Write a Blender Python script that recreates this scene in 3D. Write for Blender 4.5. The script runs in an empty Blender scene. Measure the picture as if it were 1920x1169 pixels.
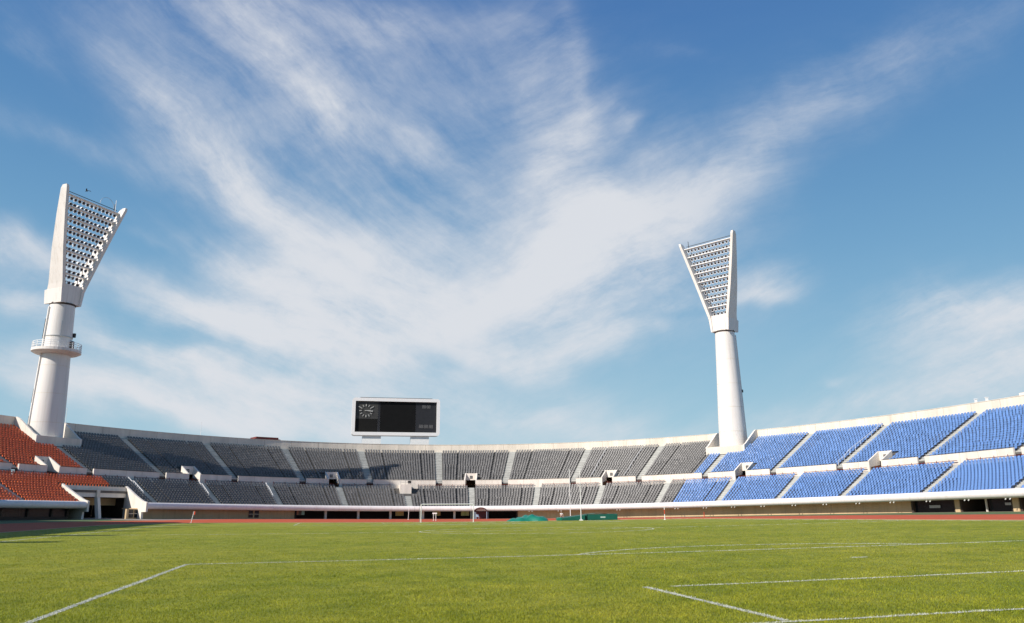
import bpy, bmesh, math, random
import numpy as np
from mathutils import Vector, Matrix
random.seed(7); rng = np.random.default_rng(11)
C = bpy.data.collections.new('stadium'); bpy.context.scene.collection.children.link(C)
scene = bpy.context.scene

# ------------------------------------------------------------------ plan of the place
# world: metres, camera near the origin looking along +Y; (u, v) = pitch axes, u across, v along the pitch
TH = math.radians(12.553); CT, ST = math.cos(TH), math.sin(TH)
CU, CV, EA, EB = 15.69, 89.98, 62.65, 81.87          # bowl front: half ellipse, then straight sides
V0 = 11.08                                           # near goal line
EYE = 1.604

def w(u, v): return CT*u - ST*v, ST*u + CT*v

def gz(x, y):                                        # the ground: a very shallow dish
    x = np.clip(x, -110, 110); y = np.clip(y, -60, 260)
    return .00592*x - .00079*y + .00022*x*x - 3e-5*x*y - 1e-5*y*y

_t = np.linspace(-math.pi/2, math.pi/2, 4001)
_u = CU + EA*np.sin(_t); _v = CV + EB*np.cos(_t)
_s = np.concatenate([[0], np.cumsum(np.hypot(np.diff(_u), np.diff(_v)))]); _s -= np.interp(0, _t, _s)
SEND = _s[-1]

def front(s):
    s = np.asarray(s, float)
    t = np.interp(s, _s, _t)
    ex = np.where(s > SEND, s - SEND, np.where(s < -SEND, -SEND - s, 0.))
    u = CU + EA*np.sin(t); v = CV + EB*np.cos(t) - ex
    nu = EB*np.sin(t); nv = EA*np.cos(t); nv = np.where(ex > 0, 0, nv)
    l = np.hypot(nu, nv)
    return u, v, nu/l, nv/l

def BW(s, r, z):                                     # bowl coordinates (along, out, up) to world, arrays
    u, v, nu, nv = front(s)
    x0, y0 = w(u, v)
    x, y = w(u + nu*r, v + nv*r)
    return np.stack(np.broadcast_arrays(x, y, gz(x0, y0) + z), -1)

def B(s, r, z): return Vector(BW(np.array(s), np.array(r), np.array(z)))

def frame(s):                                        # tangent, outward normal at s, world
    u, v, nu, nv = front(s)
    n = Vector((*w(float(nu), float(nv)), 0)); t = Vector((n.y, -n.x, 0))
    return t, n

def skew(s0, r):                                     # stairways fan in slightly towards the field
    s0 = np.asarray(s0, float); r = np.asarray(r, float)
    lo = 3.1*np.tanh(s0/35)*(1 - r/11.2)
    hi = -.8*np.tanh(s0/30)*(r - 11.7)/16
    return s0 + np.where(r < 11.2, lo, np.where(r > 11.7, hi, 0))

def G(u, v, dz=0.):
    x, y = w(u, v); return Vector((x, y, float(gz(x, y)) + dz))

# ------------------------------------------------------------------ helpers
def tag(o, label=None, cat=None, group=None, kind=None):
    if label: o['label'] = label
    if cat: o['category'] = cat
    if group: o['group'] = group
    if kind: o['kind'] = kind
    return o

def empty(name, loc=(0, 0, 0)):
    o = bpy.data.objects.new(name, None); C.objects.link(o); o.location = loc; o.empty_display_size = .5
    bpy.context.view_layer.update()
    return o

class MB:
    def __init__(s): s.v = []; s.f = []; s.m = []
    def face(s, pts, m=0):
        i = len(s.v); s.v += [tuple(p) for p in pts]; s.f.append(tuple(range(i, i + len(pts)))); s.m.append(m)
    def hexa(s, p, m=0):                             # p: 4 bottom (ccw from above), 4 top
        i = len(s.v); s.v += [tuple(q) for q in p]
        for f in ((3, 2, 1, 0), (4, 5, 6, 7), (0, 1, 5, 4), (1, 2, 6, 5), (2, 3, 7, 6), (3, 0, 4, 7)):
            s.f.append(tuple(i + k for k in f)); s.m.append(m)
    def box(s, c, size, X=(1, 0, 0), Y=(0, 1, 0), Z=(0, 0, 1), m=0):
        c = Vector(c); X = Vector(X)*size[0]/2; Y = Vector(Y)*size[1]/2; Z = Vector(Z)*size[2]/2
        s.hexa([c-X-Y-Z, c+X-Y-Z, c+X+Y-Z, c-X+Y-Z, c-X-Y+Z, c+X-Y+Z, c+X+Y+Z, c-X+Y+Z], m)
    def bar(s, a, b, t, m=0, up=(0, 0, 1)):
        a = Vector(a); b = Vector(b); Z = (b - a); L = Z.length; Z = Z/L
        X = Z.cross(Vector(up))
        if X.length < 1e-3: X = Z.cross(Vector((1, 0, 0)))
        X.normalize(); Y = Z.cross(X)
        s.box((a + b)/2, (t, t, L), X, Y, Z, m)
    def tube(s, a, b, r0, r1=None, n=10, m=0, caps=True):
        a = Vector(a); b = Vector(b); r1 = r0 if r1 is None else r1
        Z = (b - a).normalized(); X = Z.cross(Vector((0, 0, 1)))
        if X.length < 1e-3: X = Vector((1, 0, 0))
        X.normalize(); Y = Z.cross(X); i = len(s.v)
        for p, r in ((a, r0), (b, r1)):
            for k in range(n):
                q = 2*math.pi*k/n; s.v.append(tuple(p + X*(r*math.cos(q)) + Y*(r*math.sin(q))))
        for k in range(n):
            j = (k + 1) % n; s.f.append((i+k, i+j, i+n+j, i+n+k)); s.m.append(m)
        if caps:
            s.f.append(tuple(i + n - 1 - k for k in range(n))); s.m.append(m)
            s.f.append(tuple(i + n + k for k in range(n))); s.m.append(m)
    def grid(s, P, m=0, flip=False):                 # P: array (n, k, 3)
        n, k = P.shape[:2]; i = len(s.v); s.v += [tuple(q) for q in P.reshape(-1, 3)]
        for a in range(n - 1):
            for b in range(k - 1):
                q = (i+a*k+b, i+(a+1)*k+b, i+(a+1)*k+b+1, i+a*k+b+1)
                s.f.append(q[::-1] if flip else q); s.m.append(m)
    def sbox(s, s0, s1, r0, r1, z0, z1, m=0, step=1.2):   # box that follows the bowl
        n = max(1, int(math.ceil((s1 - s0)/step))); ss = np.linspace(s0, s1, n + 1)
        R = np.array([[r0, z0], [r1, z0], [r1, z1], [r0, z1]])
        P = BW(ss[:, None], R[None, :, 0], R[None, :, 1])
        s.sweep(P, m)
    def sweep(s, P, m=0):                            # P: (n, k, 3) closed profile swept, capped
        n, k = P.shape[:2]; i = len(s.v); s.v += [tuple(q) for q in P.reshape(-1, 3)]
        for a in range(n - 1):
            for b in range(k):
                c = (b + 1) % k
                s.f.append((i+a*k+b, i+(a+1)*k+b, i+(a+1)*k+c, i+a*k+c)); s.m.append(m)
        s.f.append(tuple(i + b for b in range(k))); s.m.append(m)
        s.f.append(tuple(i + (n-1)*k + k-1-b for b in range(k))); s.m.append(m)
    def build(s, name, mats, parent=None, smooth=False):
        me = bpy.data.meshes.new(name); me.from_pydata(s.v, [], s.f)
        mats = mats if isinstance(mats, (list, tuple)) else [mats]
        for q in mats: me.materials.append(q)
        me.polygons.foreach_set('material_index', s.m)
        if smooth: me.polygons.foreach_set('use_smooth', [True]*len(s.f))
        bm = bmesh.new(); bm.from_mesh(me)
        if smooth: bmesh.ops.remove_doubles(bm, verts=bm.verts, dist=1e-4)
        bmesh.ops.recalc_face_normals(bm, faces=bm.faces); bm.to_mesh(me); bm.free()
        if smooth:
            try: me.set_sharp_from_angle(angle=math.radians(40))
            except Exception: pass
        return link(name, me, parent)

def link(name, me, parent=None):
    o = bpy.data.objects.new(name, me); C.objects.link(o)
    if parent: o.parent = parent; o.matrix_parent_inverse = parent.matrix_world.inverted()
    return o

def np_mesh(name, V, F, mat, parent=None, smooth=False):   # V (n,3), F (m,k) quads or tris
    me = bpy.data.meshes.new(name); k = F.shape[1]
    me.vertices.add(len(V)); me.vertices.foreach_set('co', V.astype(np.float32).ravel())
    me.loops.add(F.size); me.loops.foreach_set('vertex_index', F.astype(np.int32).ravel())
    me.polygons.add(len(F)); me.polygons.foreach_set('loop_start', np.arange(len(F), dtype=np.int32)*k)
    me.update(calc_edges=True); me.materials.append(mat)
    if smooth: me.polygons.foreach_set('use_smooth', [True]*len(F))
    return link(name, me, parent)

def mat(name, col, rough=.6, var=.0, scale=1., streak=0., col2=None, bump=0., bscale=20., metal=0., spec=.4, island=0., trans=0.):
    m = bpy.data.materials.new(name); m.use_nodes = True; nt = m.node_tree; N = nt.nodes; L = nt.links
    b = N['Principled BSDF']; b.inputs['Roughness'].default_value = rough; b.inputs['Metallic'].default_value = metal
    b.inputs['Specular IOR Level'].default_value = spec
    b.inputs['Base Color'].default_value = (*col, 1)
    out = None
    geo = N.new('ShaderNodeNewGeometry')
    if var or streak:
        mp = N.new('ShaderNodeMapping'); L.new(geo.outputs['Position'], mp.inputs['Vector'])
        nz = N.new('ShaderNodeTexNoise'); nz.inputs['Scale'].default_value = scale; nz.inputs['Detail'].default_value = 6
        nz.inputs['Roughness'].default_value = .62
        if streak: mp.inputs['Scale'].default_value = (1, 1, streak)
        L.new(mp.outputs[0], nz.inputs['Vector'])
        rp = N.new('ShaderNodeMapRange'); rp.inputs[1].default_value = .3; rp.inputs[2].default_value = .72
        L.new(nz.outputs['Fac'], rp.inputs[0])
        mx = N.new('ShaderNodeMix'); mx.data_type = 'RGBA'
        c2 = col2 or tuple(c*(1 - var) for c in col)
        mx.inputs[6].default_value = (*col, 1); mx.inputs[7].default_value = (*c2, 1)
        L.new(rp.outputs[0], mx.inputs[0]); out = mx.outputs[2]
    if island:
        hs = N.new('ShaderNodeHueSaturation'); hs.inputs['Color'].default_value = (*col, 1)
        if out: L.new(out, hs.inputs['Color'])
        mr = N.new('ShaderNodeMapRange'); mr.inputs[3].default_value = 1 - island; mr.inputs[4].default_value = 1 + island
        L.new(geo.outputs['Random Per Island'], mr.inputs[0]); L.new(mr.outputs[0], hs.inputs['Value'])
        out = hs.outputs[0]
    if out: L.new(out, b.inputs['Base Color'])
    if bump:
        n2 = N.new('ShaderNodeTexNoise'); n2.inputs['Scale'].default_value = bscale; n2.inputs['Detail'].default_value = 4
        L.new(geo.outputs['Position'], n2.inputs['Vector'])
        bp = N.new('ShaderNodeBump'); bp.inputs['Strength'].default_value = bump; bp.inputs['Distance'].default_value = .05
        L.new(n2.outputs['Fac'], bp.inputs['Height']); L.new(bp.outputs[0], b.inputs['Normal'])
    return m

M = dict(
    cream=mat('cream_painted_wall', (.84, .77, .68), .7, .22, .6, .35, bump=.15),
    rim=mat('weathered_cream_wall', (.84, .76, .64), .75, .3, .35, .25, bump=.15),
    stain=mat('dirty_joint', (.45, .38, .30), .9, .3, 2.),
    beam=mat('white_painted_concrete', (.8, .755, .735), .55, .12, .5, .6),
    under=mat('ochre_wall', (.62, .46, .27), .8, .25, .3, .5, bump=.2),
    conc=mat('terrace_concrete', (.16, .15, .14), .85, .35, .8, bump=.3),
    stair=mat('pale_stair_concrete', (.50, .50, .47), .8, .3, .7, bump=.3),
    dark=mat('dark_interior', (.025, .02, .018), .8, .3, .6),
    glass=mat('dark_window_glass', (.012, .014, .018), .25, spec=.3),
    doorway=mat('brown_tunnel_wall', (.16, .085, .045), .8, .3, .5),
    recess=mat('shade_toned_plaster', (.07, .05, .04), .8, .3, .5),  # dark tone puts the shade of rooms and recesses into the colour
    tower=mat('white_tower_paint', (.82, .775, .725), .5, .16, .35, .12),
    tower2=mat('tower_concrete', (.81, .755, .70), .6, .16, .4, .2, bump=.1),
    steel=mat('galvanised_steel', (.5, .5, .5), .45, metal=.5, var=.2, scale=3),
    dsteel=mat('dark_steel', (.06, .055, .05), .5, metal=.3, var=.3, scale=3),
    lampbody=mat('lamp_housing', (.84, .84, .85), .45, metal=.0, var=.15, scale=2),
    lens=mat('lamp_glass', (.03, .034, .042), .3, spec=.3),
    white=mat('white_enamel', (.82, .81, .79), .4, .06, 2.),
    screen=mat('dark_screen', (.008, .008, .008), .6, .3, .8, spec=.12),
    screen2=mat('grey_display_panel', (.03, .032, .037), .6, .2, 1., spec=.12),
    clockface=mat('clock_panel', (.012, .012, .011), .6, .2, 1., spec=.12),
    clockglow=mat('glow_toned_clock_panel', (.05, .05, .047), .6, .4, .9),  # clock's faint glow painted in as a paler panel tone
    digit=mat('unlit_digit', (.2, .2, .2), .5, .15, 3.),
    tick=mat('clock_mark', (.34, .34, .32), .5),
    redroof=mat('red_brown_roof', (.19, .035, .025), .6, .3, 1.),
    green=mat('green_vinyl', (.012, .19, .13), .42, .25, 1.2, bump=.25, bscale=3),
    dgreen=mat('dark_green_vinyl', (.006, .095, .068), .45, .2, 1.5, bump=.2, bscale=3),
    pale=mat('pale_logo_print', (.45, .55, .52), .6, .3, 4.),
    maroon=mat('maroon_canopy', (.11, .018, .02), .5, .2, 2.),
    bluewhite=mat('pale_blue_plastic', (.42, .5, .6), .4, .1, 3.),
    orange=mat('orange_plastic', (.6, .07, .03), .5, .1, 3.),
    skin=mat('skin', (.48, .27, .19), .6), shirt=mat('white_shirt', (.8, .78, .78), .8, .1, 8.),
    shorts=mat('dark_shorts', (.02, .02, .03), .8), hair=mat('dark_hair', (.02, .015, .01), .7),
    feather=mat('dark_feathers', (.04, .04, .05), .8),
    red_seat=mat('red_seat_plastic', (.8, .17, .055), .42, island=.14, var=.12, scale=.5),
    grey_seat=mat('grey_seat_plastic', (.18, .176, .174), .42, island=.14, var=.15, scale=.5, spec=.25),
    blue_seat=mat('blue_seat_plastic', (.135, .25, .515), .36, island=.16, var=.12, scale=.5),
    track=mat('red_running_track', (.50, .088, .028), .85, .18, .4, bump=.2, bscale=40),
    apron=mat('green_turf_strip', (.10, .15, .055), .9, .25, .5),
    paving=mat('grey_paving', (.30, .26, .22), .85, .3, .5),
    lime=mat('limed_grass', (.56, .58, .48), .8, .3, 6.),
    kerb=mat('pale_kerb', (.55, .36, .26), .7, .2, 2.),
)

def streaks(mt, dark, amount=.5):
    nt = mt.node_tree; N = nt.nodes; L = nt.links; b = N['Principled BSDF']; src = b.inputs['Base Color'].links[0].from_socket
    geo = N.new('ShaderNodeNewGeometry'); mp = N.new('ShaderNodeMapping'); mp.inputs['Scale'].default_value = (2.2, 2.2, .07); L.new(geo.outputs['Position'], mp.inputs[0])
    nz = N.new('ShaderNodeTexNoise'); nz.inputs['Scale'].default_value = 1.; nz.inputs['Detail'].default_value = 7; nz.inputs['Roughness'].default_value = .7; L.new(mp.outputs[0], nz.inputs['Vector'])
    mr = N.new('ShaderNodeMapRange'); mr.inputs[1].default_value = .52; mr.inputs[2].default_value = .74; mr.inputs[4].default_value = amount; L.new(nz.outputs['Fac'], mr.inputs[0])
    mx = N.new('ShaderNodeMix'); mx.data_type = 'RGBA'; L.new(mr.outputs[0], mx.inputs[0]); L.new(src, mx.inputs[6]); mx.inputs[7].default_value = (*dark, 1); L.new(mx.outputs[2], b.inputs['Base Color'])
streaks(M['tower'], (.5, .44, .37), .45); streaks(M['tower2'], (.45, .38, .3), .55); streaks(M['rim'], (.42, .35, .26), .35); streaks(M['cream'], (.45, .39, .31), .35); streaks(M['beam'], (.5, .45, .4), .45); streaks(M['under'], (.3, .22, .13), .5)

def grass_mat(name, blades=False, paint=False):
    m = bpy.data.materials.new(name); m.use_nodes = True; nt = m.node_tree; N = nt.nodes; L = nt.links
    b = N['Principled BSDF']; b.inputs['Roughness'].default_value = .7; b.inputs['Specular IOR Level'].default_value = .25
    geo = N.new('ShaderNodeNewGeometry')
    def noise(sc, det=5, rough=.6):
        n = N.new('ShaderNodeTexNoise'); n.inputs['Scale'].default_value = sc; n.inputs['Detail'].default_value = det
        n.inputs['Roughness'].default_value = rough
        L.new(geo.outputs['Position'], n.inputs['Vector']); return n.outputs['Fac']
    def ramp(x, stops):
        r = N.new('ShaderNodeValToRGB'); e = r.color_ramp.elements
        e[0].position, e[0].color = stops[0][0], (*stops[0][1], 1); e[1].position, e[1].color = stops[1][0], (*stops[1][1], 1)
        for p, c in stops[2:]:
            q = e.new(p); q.color = (*c, 1)
        L.new(x, r.inputs[0]); return r.outputs[0]
    def mixc(f, a, c, mode='MIX'):
        x = N.new('ShaderNodeMix'); x.data_type = 'RGBA'; x.blend_type = mode
        for i, q in ((0, f), (6, a), (7, c)):
            if hasattr(q, 'links') or hasattr(q, 'is_linked'): L.new(q, x.inputs[i])
            else: x.inputs[i].default_value = q if i == 0 else (*q, 1)
        return x.outputs[2]
    big = ramp(noise(.11, 4, .65), ((.32, (.202, .25, .015)), (.68, (.302, .315, .033))))
    mid = ramp(noise(.9, 5, .7), ((.3, (.70, .74, .66)), (.7, (1.28, 1.16, 1.15))))
    c = mixc(1., big, mid, 'MULTIPLY')
    fine = ramp(noise(9, 6, .75), ((.3, (.62, .66, .6)), (.7, (1.3, 1.25, 1.25))))
    c = mixc(.8, c, fine, 'MULTIPLY')
    if blades:
        hs = N.new('ShaderNodeHueSaturation'); mr = N.new('ShaderNodeMapRange')
        mr.inputs[3].default_value = .7; mr.inputs[4].default_value = 1.65
        L.new(geo.outputs['Random Per Island'], mr.inputs[0]); L.new(mr.outputs[0], hs.inputs['Value'])
        mr2 = N.new('ShaderNodeMapRange'); mr2.inputs[3].default_value = .482; mr2.inputs[4].default_value = .508
        ml = N.new('ShaderNodeMath'); ml.operation = 'MULTIPLY'; ml.inputs[1].default_value = 7.31
        fr = N.new('ShaderNodeMath'); fr.operation = 'FRACT'; L.new(geo.outputs['Random Per Island'], ml.inputs[0]); L.new(ml.outputs[0], fr.inputs[0])
        L.new(fr.outputs[0], mr2.inputs[0]); L.new(mr2.outputs[0], hs.inputs['Hue'])
        L.new(c, hs.inputs['Color']); c = hs.outputs[0]
    if paint:
        c = (ramp(noise(3, 5, .7), ((.3, (.42, .43, .34)), (.65, (.66, .66, .6)))))
    L.new(c, b.inputs['Base Color'])
    if blades:
        tr = N.new('ShaderNodeBsdfTranslucent'); L.new(c, tr.inputs['Color'])
        ms = N.new('ShaderNodeMixShader'); ms.inputs[0].default_value = .35
        L.new(b.outputs[0], ms.inputs[1]); L.new(tr.outputs[0], ms.inputs[2]); L.new(ms.outputs[0], N['Material Output'].inputs[0])
    else:
        bp = N.new('ShaderNodeBump'); bp.inputs['Strength'].default_value = .9; bp.inputs['Distance'].default_value = .06
        L.new(noise(14, 5, .75), bp.inputs['Height']); L.new(bp.outputs[0], b.inputs['Normal'])
    if paint:                                        # worn, broken edges of the lime lines
        t = N.new('ShaderNodeBsdfTransparent'); ms = N.new('ShaderNodeMixShader')
        mr = N.new('ShaderNodeMapRange'); mr.inputs[1].default_value = .36; mr.inputs[2].default_value = .5
        L.new(noise(5, 6, .8), mr.inputs[0]); L.new(mr.outputs[0], ms.inputs[0])
        L.new(t.outputs[0], ms.inputs[1]); L.new(b.outputs[0], ms.inputs[2]); L.new(ms.outputs[0], N['Material Output'].inputs[0])
    return m
M['grass'] = grass_mat('mown_grass'); M['blades'] = grass_mat('grass_blades', True); M['paint'] = grass_mat('pitch_paint', False, True)

# ------------------------------------------------------------------ ground, track, pitch
xs = np.concatenate([[-4000, -1200, -450], np.arange(-170, 171, 2.5), [450, 1200, 4000]])
ys = np.concatenate([[-4000, -1000, -300], np.arange(-80, 271, 2.5), [450, 1200, 4000]])
X, Y = np.meshgrid(xs, ys, indexing='ij'); P = np.stack([X, Y, gz(X, Y)], -1)
mb = MB(); mb.grid(P); tag(mb.build('ground', M['paving']), kind='structure')

def star_sheet(bound, axis_pts, dz, n=60):
    k = np.linspace(0, 1, n)[None, :, None]
    Q = bound[:, None, :]*(1 - k) + axis_pts[:, None, :]*k
    x, y = w(Q[..., 0], Q[..., 1])
    return np.stack([x, y, gz(x, y) + dz], -1)

ss = np.arange(-170, 190.1, 1.5)
u, v, nu, nv = front(ss)
rin = np.interp(ss, [-80, -62, -40, 45, 62, 78], [-9.5, -9.5, -3.0, -3.5, -6, -10])
bd = np.stack([u + nu*rin, v + nv*rin], -1)
ax = np.stack([np.full_like(u, CU), np.minimum(v, 100) - 5], -1)
mb = MB(); mb.grid(star_sheet(bd, ax, .015, 45)); tag(mb.build('running_track', M['track']), kind='structure')
for name, a, b in (('turf_strip', 66, 190), ('turf_strip', -170, -66)):
    sa = np.arange(a, b + .1, 2.0); u, v, nu, nv = front(sa); rr = np.linspace(-.1, -9.4, 6)
    uu = u[:, None] + nu[:, None]*rr; vv = v[:, None] + nv[:, None]*rr; x, y = w(uu, vv)
    mb = MB(); mb.grid(np.stack([x, y, gz(x, y) + .015], -1)); tag(mb.build(name, M['apron']), kind='structure')

UL, UR, VF, RC = -25.0, 51.5, 119.0, 21.0
def pitch_outline(off=0.):
    pts = []
    l, r, f, rc = UL - off, UR + off, VF + off, RC + off
    for q in np.linspace(-60, f - rc, 60): pts.append((l, q))
    for a in np.linspace(180, 90, 28)[1:]: pts.append((l + rc + rc*math.cos(math.radians(a)), f - rc + rc*math.sin(math.radians(a))))
    for q in np.linspace(l + rc, r - rc, 20)[1:]: pts.append((q, f))
    for a in np.linspace(90, 0, 28)[1:]: pts.append((r - rc + rc*math.cos(math.radians(a)), f - rc + rc*math.sin(math.radians(a))))
    for q in np.linspace(f - rc, -60, 60)[1:]: pts.append((r, q))
    return np.array(pts)
ol = pitch_outline()
ax = np.stack([np.full(len(ol), CU - 2), np.minimum(ol[:, 1], 92)], -1)
mb = MB(); mb.grid(star_sheet(ol, ax, .032, 60)); tag(mb.build('pitch', M['grass']), kind='structure')
o2 = pitch_outline(.1); prof = []
for q, dz in ((ol, .0), (o2, .0), (o2, .04), (ol, .04)):
    x, y = w(q[:, 0], q[:, 1]); prof.append(np.stack([x, y, gz(x, y) + .02 + dz], -1))
mb = MB(); mb.sweep(np.stack(prof, 1)); tag(mb.build('track_kerb', M['kerb']), kind='structure')
LINES = []                                           # (u0, v0, u1, v1) centre lines, for the blades too
def wob(n): return np.cumsum(rng.normal(0, .006, n))
mb = MB()
def pline(pts, wd=.12):
    pts = np.array(pts, float); d = np.gradient(pts, axis=0); d /= np.linalg.norm(d, axis=1)[:, None]
    nrm = np.stack([-d[:, 1], d[:, 0]], -1); h = wd/2*(1 + rng.normal(0, .09, len(pts)))[:, None]
    P = []
    for q in (pts - nrm*h, pts + nrm*h):
        x, y = w(q[:, 0], q[:, 1]); P.append(np.stack([x, y, gz(x, y) + .037], -1))
    mb.grid(np.stack(P, 1)); LINES.append((pts, wd))
def seg(a, b, wd=.12):
    a = np.array(a, float); b = np.array(b, float); n = max(2, int(np.linalg.norm(b - a)/.35))
    k = np.linspace(0, 1, n)[:, None]; p = a + (b - a)*k; d = (b - a)/np.linalg.norm(b - a)
    wv = wob(n)*.5; wv -= np.linspace(wv[0], wv[-1], n)
    pline(p + np.array([-d[1], d[0]])*wv[:, None], wd)
PL = 102.5; VE = V0 + PL; HU = 34.
NV = V0 - .5; seg((CU - 20.1, NV), (CU - 20.16, V0 + 16.5), .125); seg((CU + 20.16, V0), (CU + 20.16, V0 + 16.5))
seg((CU - 20.1, V0 + 16.5), (CU + 20.1, V0 + 16.5), .11)
seg((CU - 9.42, NV + .06), (CU - 9.42, NV + 5.3), .135); seg((CU - 8.9, NV + 5.2), (CU + 9.16, NV + 5.7), .105)
seg((CU + 9.16, NV), (CU + 9.16, NV + 5.2)); seg((CU - HU, NV - .7), (CU + HU, NV + 1.), .11)
seg((CU - HU, V0), (CU - HU, VE)); seg((CU + HU, V0), (CU + HU, VE)); seg((CU - HU, VE), (CU + HU, VE))
seg((CU - HU, V0 + PL/2), (CU + HU, V0 + PL/2), .1)
seg((CU - 20.16, VE - 16.5), (CU - 20.16, VE)); seg((CU + 20.16, VE - 16.5), (CU + 20.16, VE)); seg((CU - 20.16, VE - 16.5), (CU + 20.16, VE - 16.5))
seg((CU - 9.16, VE - 5.5), (CU - 9.16, VE)); seg((CU + 9.16, VE - 5.5), (CU + 9.16, VE)); seg((CU - 9.16, VE - 5.5), (CU + 9.16, VE - 5.5))
def arc(cu, cv, a0, a1, n=60):
    q = np.radians(np.linspace(a0, a1, n)); pline(np.stack([cu + 9.15*np.cos(q), cv + 9.15*np.sin(q)], -1), .12)
arc(CU, V0 + 11, 37, 143); arc(CU, VE - 11, 217, 323); arc(CU, V0 + PL/2, 0, 360, 120)
seg((CU - .25, V0 + 11), (CU + .25, V0 + 11), .22)
tag(mb.build('pitch_markings', M['paint']), kind='structure')

# blades of grass, dense near the camera and thinning with distance
def tufts(name, x, y, h, wdt, material, z0=.028):
    n = len(x); z = gz(x, y) + z0
    q = rng.uniform(0, 2*math.pi, n); lean = rng.uniform(.1, 1., n)*h; ld = rng.uniform(0, 2*math.pi, n)
    V = np.empty((n, 3, 3))
    V[:, 0] = np.stack([x - np.cos(q)*wdt/2, y - np.sin(q)*wdt/2, z], -1)
    V[:, 1] = np.stack([x + np.cos(q)*wdt/2, y + np.sin(q)*wdt/2, z], -1)
    V[:, 2] = np.stack([x + np.cos(ld)*lean, y + np.sin(ld)*lean, z + h], -1)
    return np_mesh(name, V.reshape(-1, 3), np.arange(3*n).reshape(n, 3), material)
def blades():
    n = 680000
    d0, d1 = 9.5, 85.
    d = d0*(d1/d0)**(rng.random(n)**1.15)
    a = rng.uniform(-.72, .72, n)
    x = d*np.tan(a); y = d + rng.normal(0, .3, n)
    uu = CT*x + ST*y; vv = -ST*x + CT*y
    ok = (uu > UL + .2) & (uu < UR - .2)
    for pts, wd in LINES:
        if pts[:, 1].min() > 95: continue
        a_, b_ = pts[:-1], pts[1:]
        lo = pts.min(0) - .2; hi = pts.max(0) + .2
        near = np.where((uu > lo[0]) & (uu < hi[0]) & (vv > lo[1]) & (vv < hi[1]))[0]
        if len(near) == 0: continue
        q = np.stack([uu[near], vv[near]], -1); ab = b_ - a_; best = np.full(len(near), 9.)
        for i in range(0, len(a_), 1):
            t = np.clip(((q - a_[i])@ab[i])/(ab[i]@ab[i]), 0, 1); best = np.minimum(best, np.hypot(*(q - a_[i] - t[:, None]*ab[i]).T))
        ok[near[(best < wd*.55) & (rng.random(len(near)) < .9)]] = False
    x, y, d = x[ok], y[ok], d[ok]; n = len(x)
    patch = 1 + .16*np.sin(x*.9 + 1.7*np.sin(y*.6))*np.sin(y*.7 + 1.3*np.sin(x*.5))
    h = (.018 + .022*rng.random(n))*patch; wdt = (.005 + .006*rng.random(n))*(1 + d/26)
    tag(tufts('grass_blades', x, y, h, wdt, M['blades']), 'short mown blades of grass on the near half of the pitch', 'grass', kind='stuff')
    px, py, dd = [], [], []
    for pts, wd in LINES:                             # lime sits on the blades themselves
        L_ = np.linalg.norm(np.diff(pts, axis=0), axis=1); tot = L_.sum()
        k = int(tot*170); e = np.concatenate([[0], np.cumsum(L_)]); f = rng.random(k)*tot
        keep = (np.sin(f*1.9 + pts[0, 0]) + np.sin(f*4.7 + pts[0, 1]) + rng.normal(0, .8, k)) > (-1.2 if pts[:, 1].max() < 45 else .1)
        f = f[keep]; cx = np.interp(f, e, pts[:, 0]); cy = np.interp(f, e, pts[:, 1])
        o = rng.normal(0, wd*.30, len(f)); dx = np.interp(f, e, np.gradient(pts[:, 0])); dy = np.interp(f, e, np.gradient(pts[:, 1])); l = np.hypot(dx, dy)
        X, Y = w(cx - dy/l*o, cy + dx/l*o); px.append(X); py.append(Y)
    px, py = np.concatenate(px), np.concatenate(py); n = len(px)
    near = 1 + np.hypot(px, py)/40
    tag(tufts('painted_grass', px, py, .02 + .014*rng.random(n), (.009 + .009*rng.random(n))*near, M['lime']), 'grass blades whitened by the lime of the pitch lines', 'painted grass', kind='stuff')
blades()

# ------------------------------------------------------------------ the grandstand
NL, RL0, DL, ZL0, HL = 12, .5, .86, 2.32, .383
NU, RU0, DU, ZU0, HU_ = 19, 12.1, .82, 8.0, .425
RP, ZW, ZP = 11.7, 6.6, 8.5                           # parapet
RR, ZR = 27.82, 17.75                                 # rear rim
S0, S1 = -150., 172.
UA = [-122.5, -109.5, -96.5, -83.5, -70.4, -57.4, -44.3, -31.1, -18.7, -6.5, 6.1, 18.4, 31.5, 44.6, 57.9, 71.4, 84.1, 98.6, 113.9, 128.5, 143., 157.5, 171.]
LA = [-115.7, -102.7, -89.7, -76.7, -50.4, -37.5, -25.0, -12.3, 0., 12.1, 24.8, 37.6, 50.8, 64.2, 76.9, 90.0, 105.5, 120.7, 135.5, 150.3, 164.5]
VOM = [-90.0, -63.9, -38.5, -13.0, 11.9, 38.3, 65.0, 90.6, 121.]
NOTCH = [(-59.5, -52.85), (53.95, 60.6)]; RN = 22.3
PORT = (-65.6, -53.2); RPORT = 6.3

gs = empty('grandstand')
tag(gs, 'curved concrete stadium grandstand with two tiers and cream walls round the pitch', 'grandstand')

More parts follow.
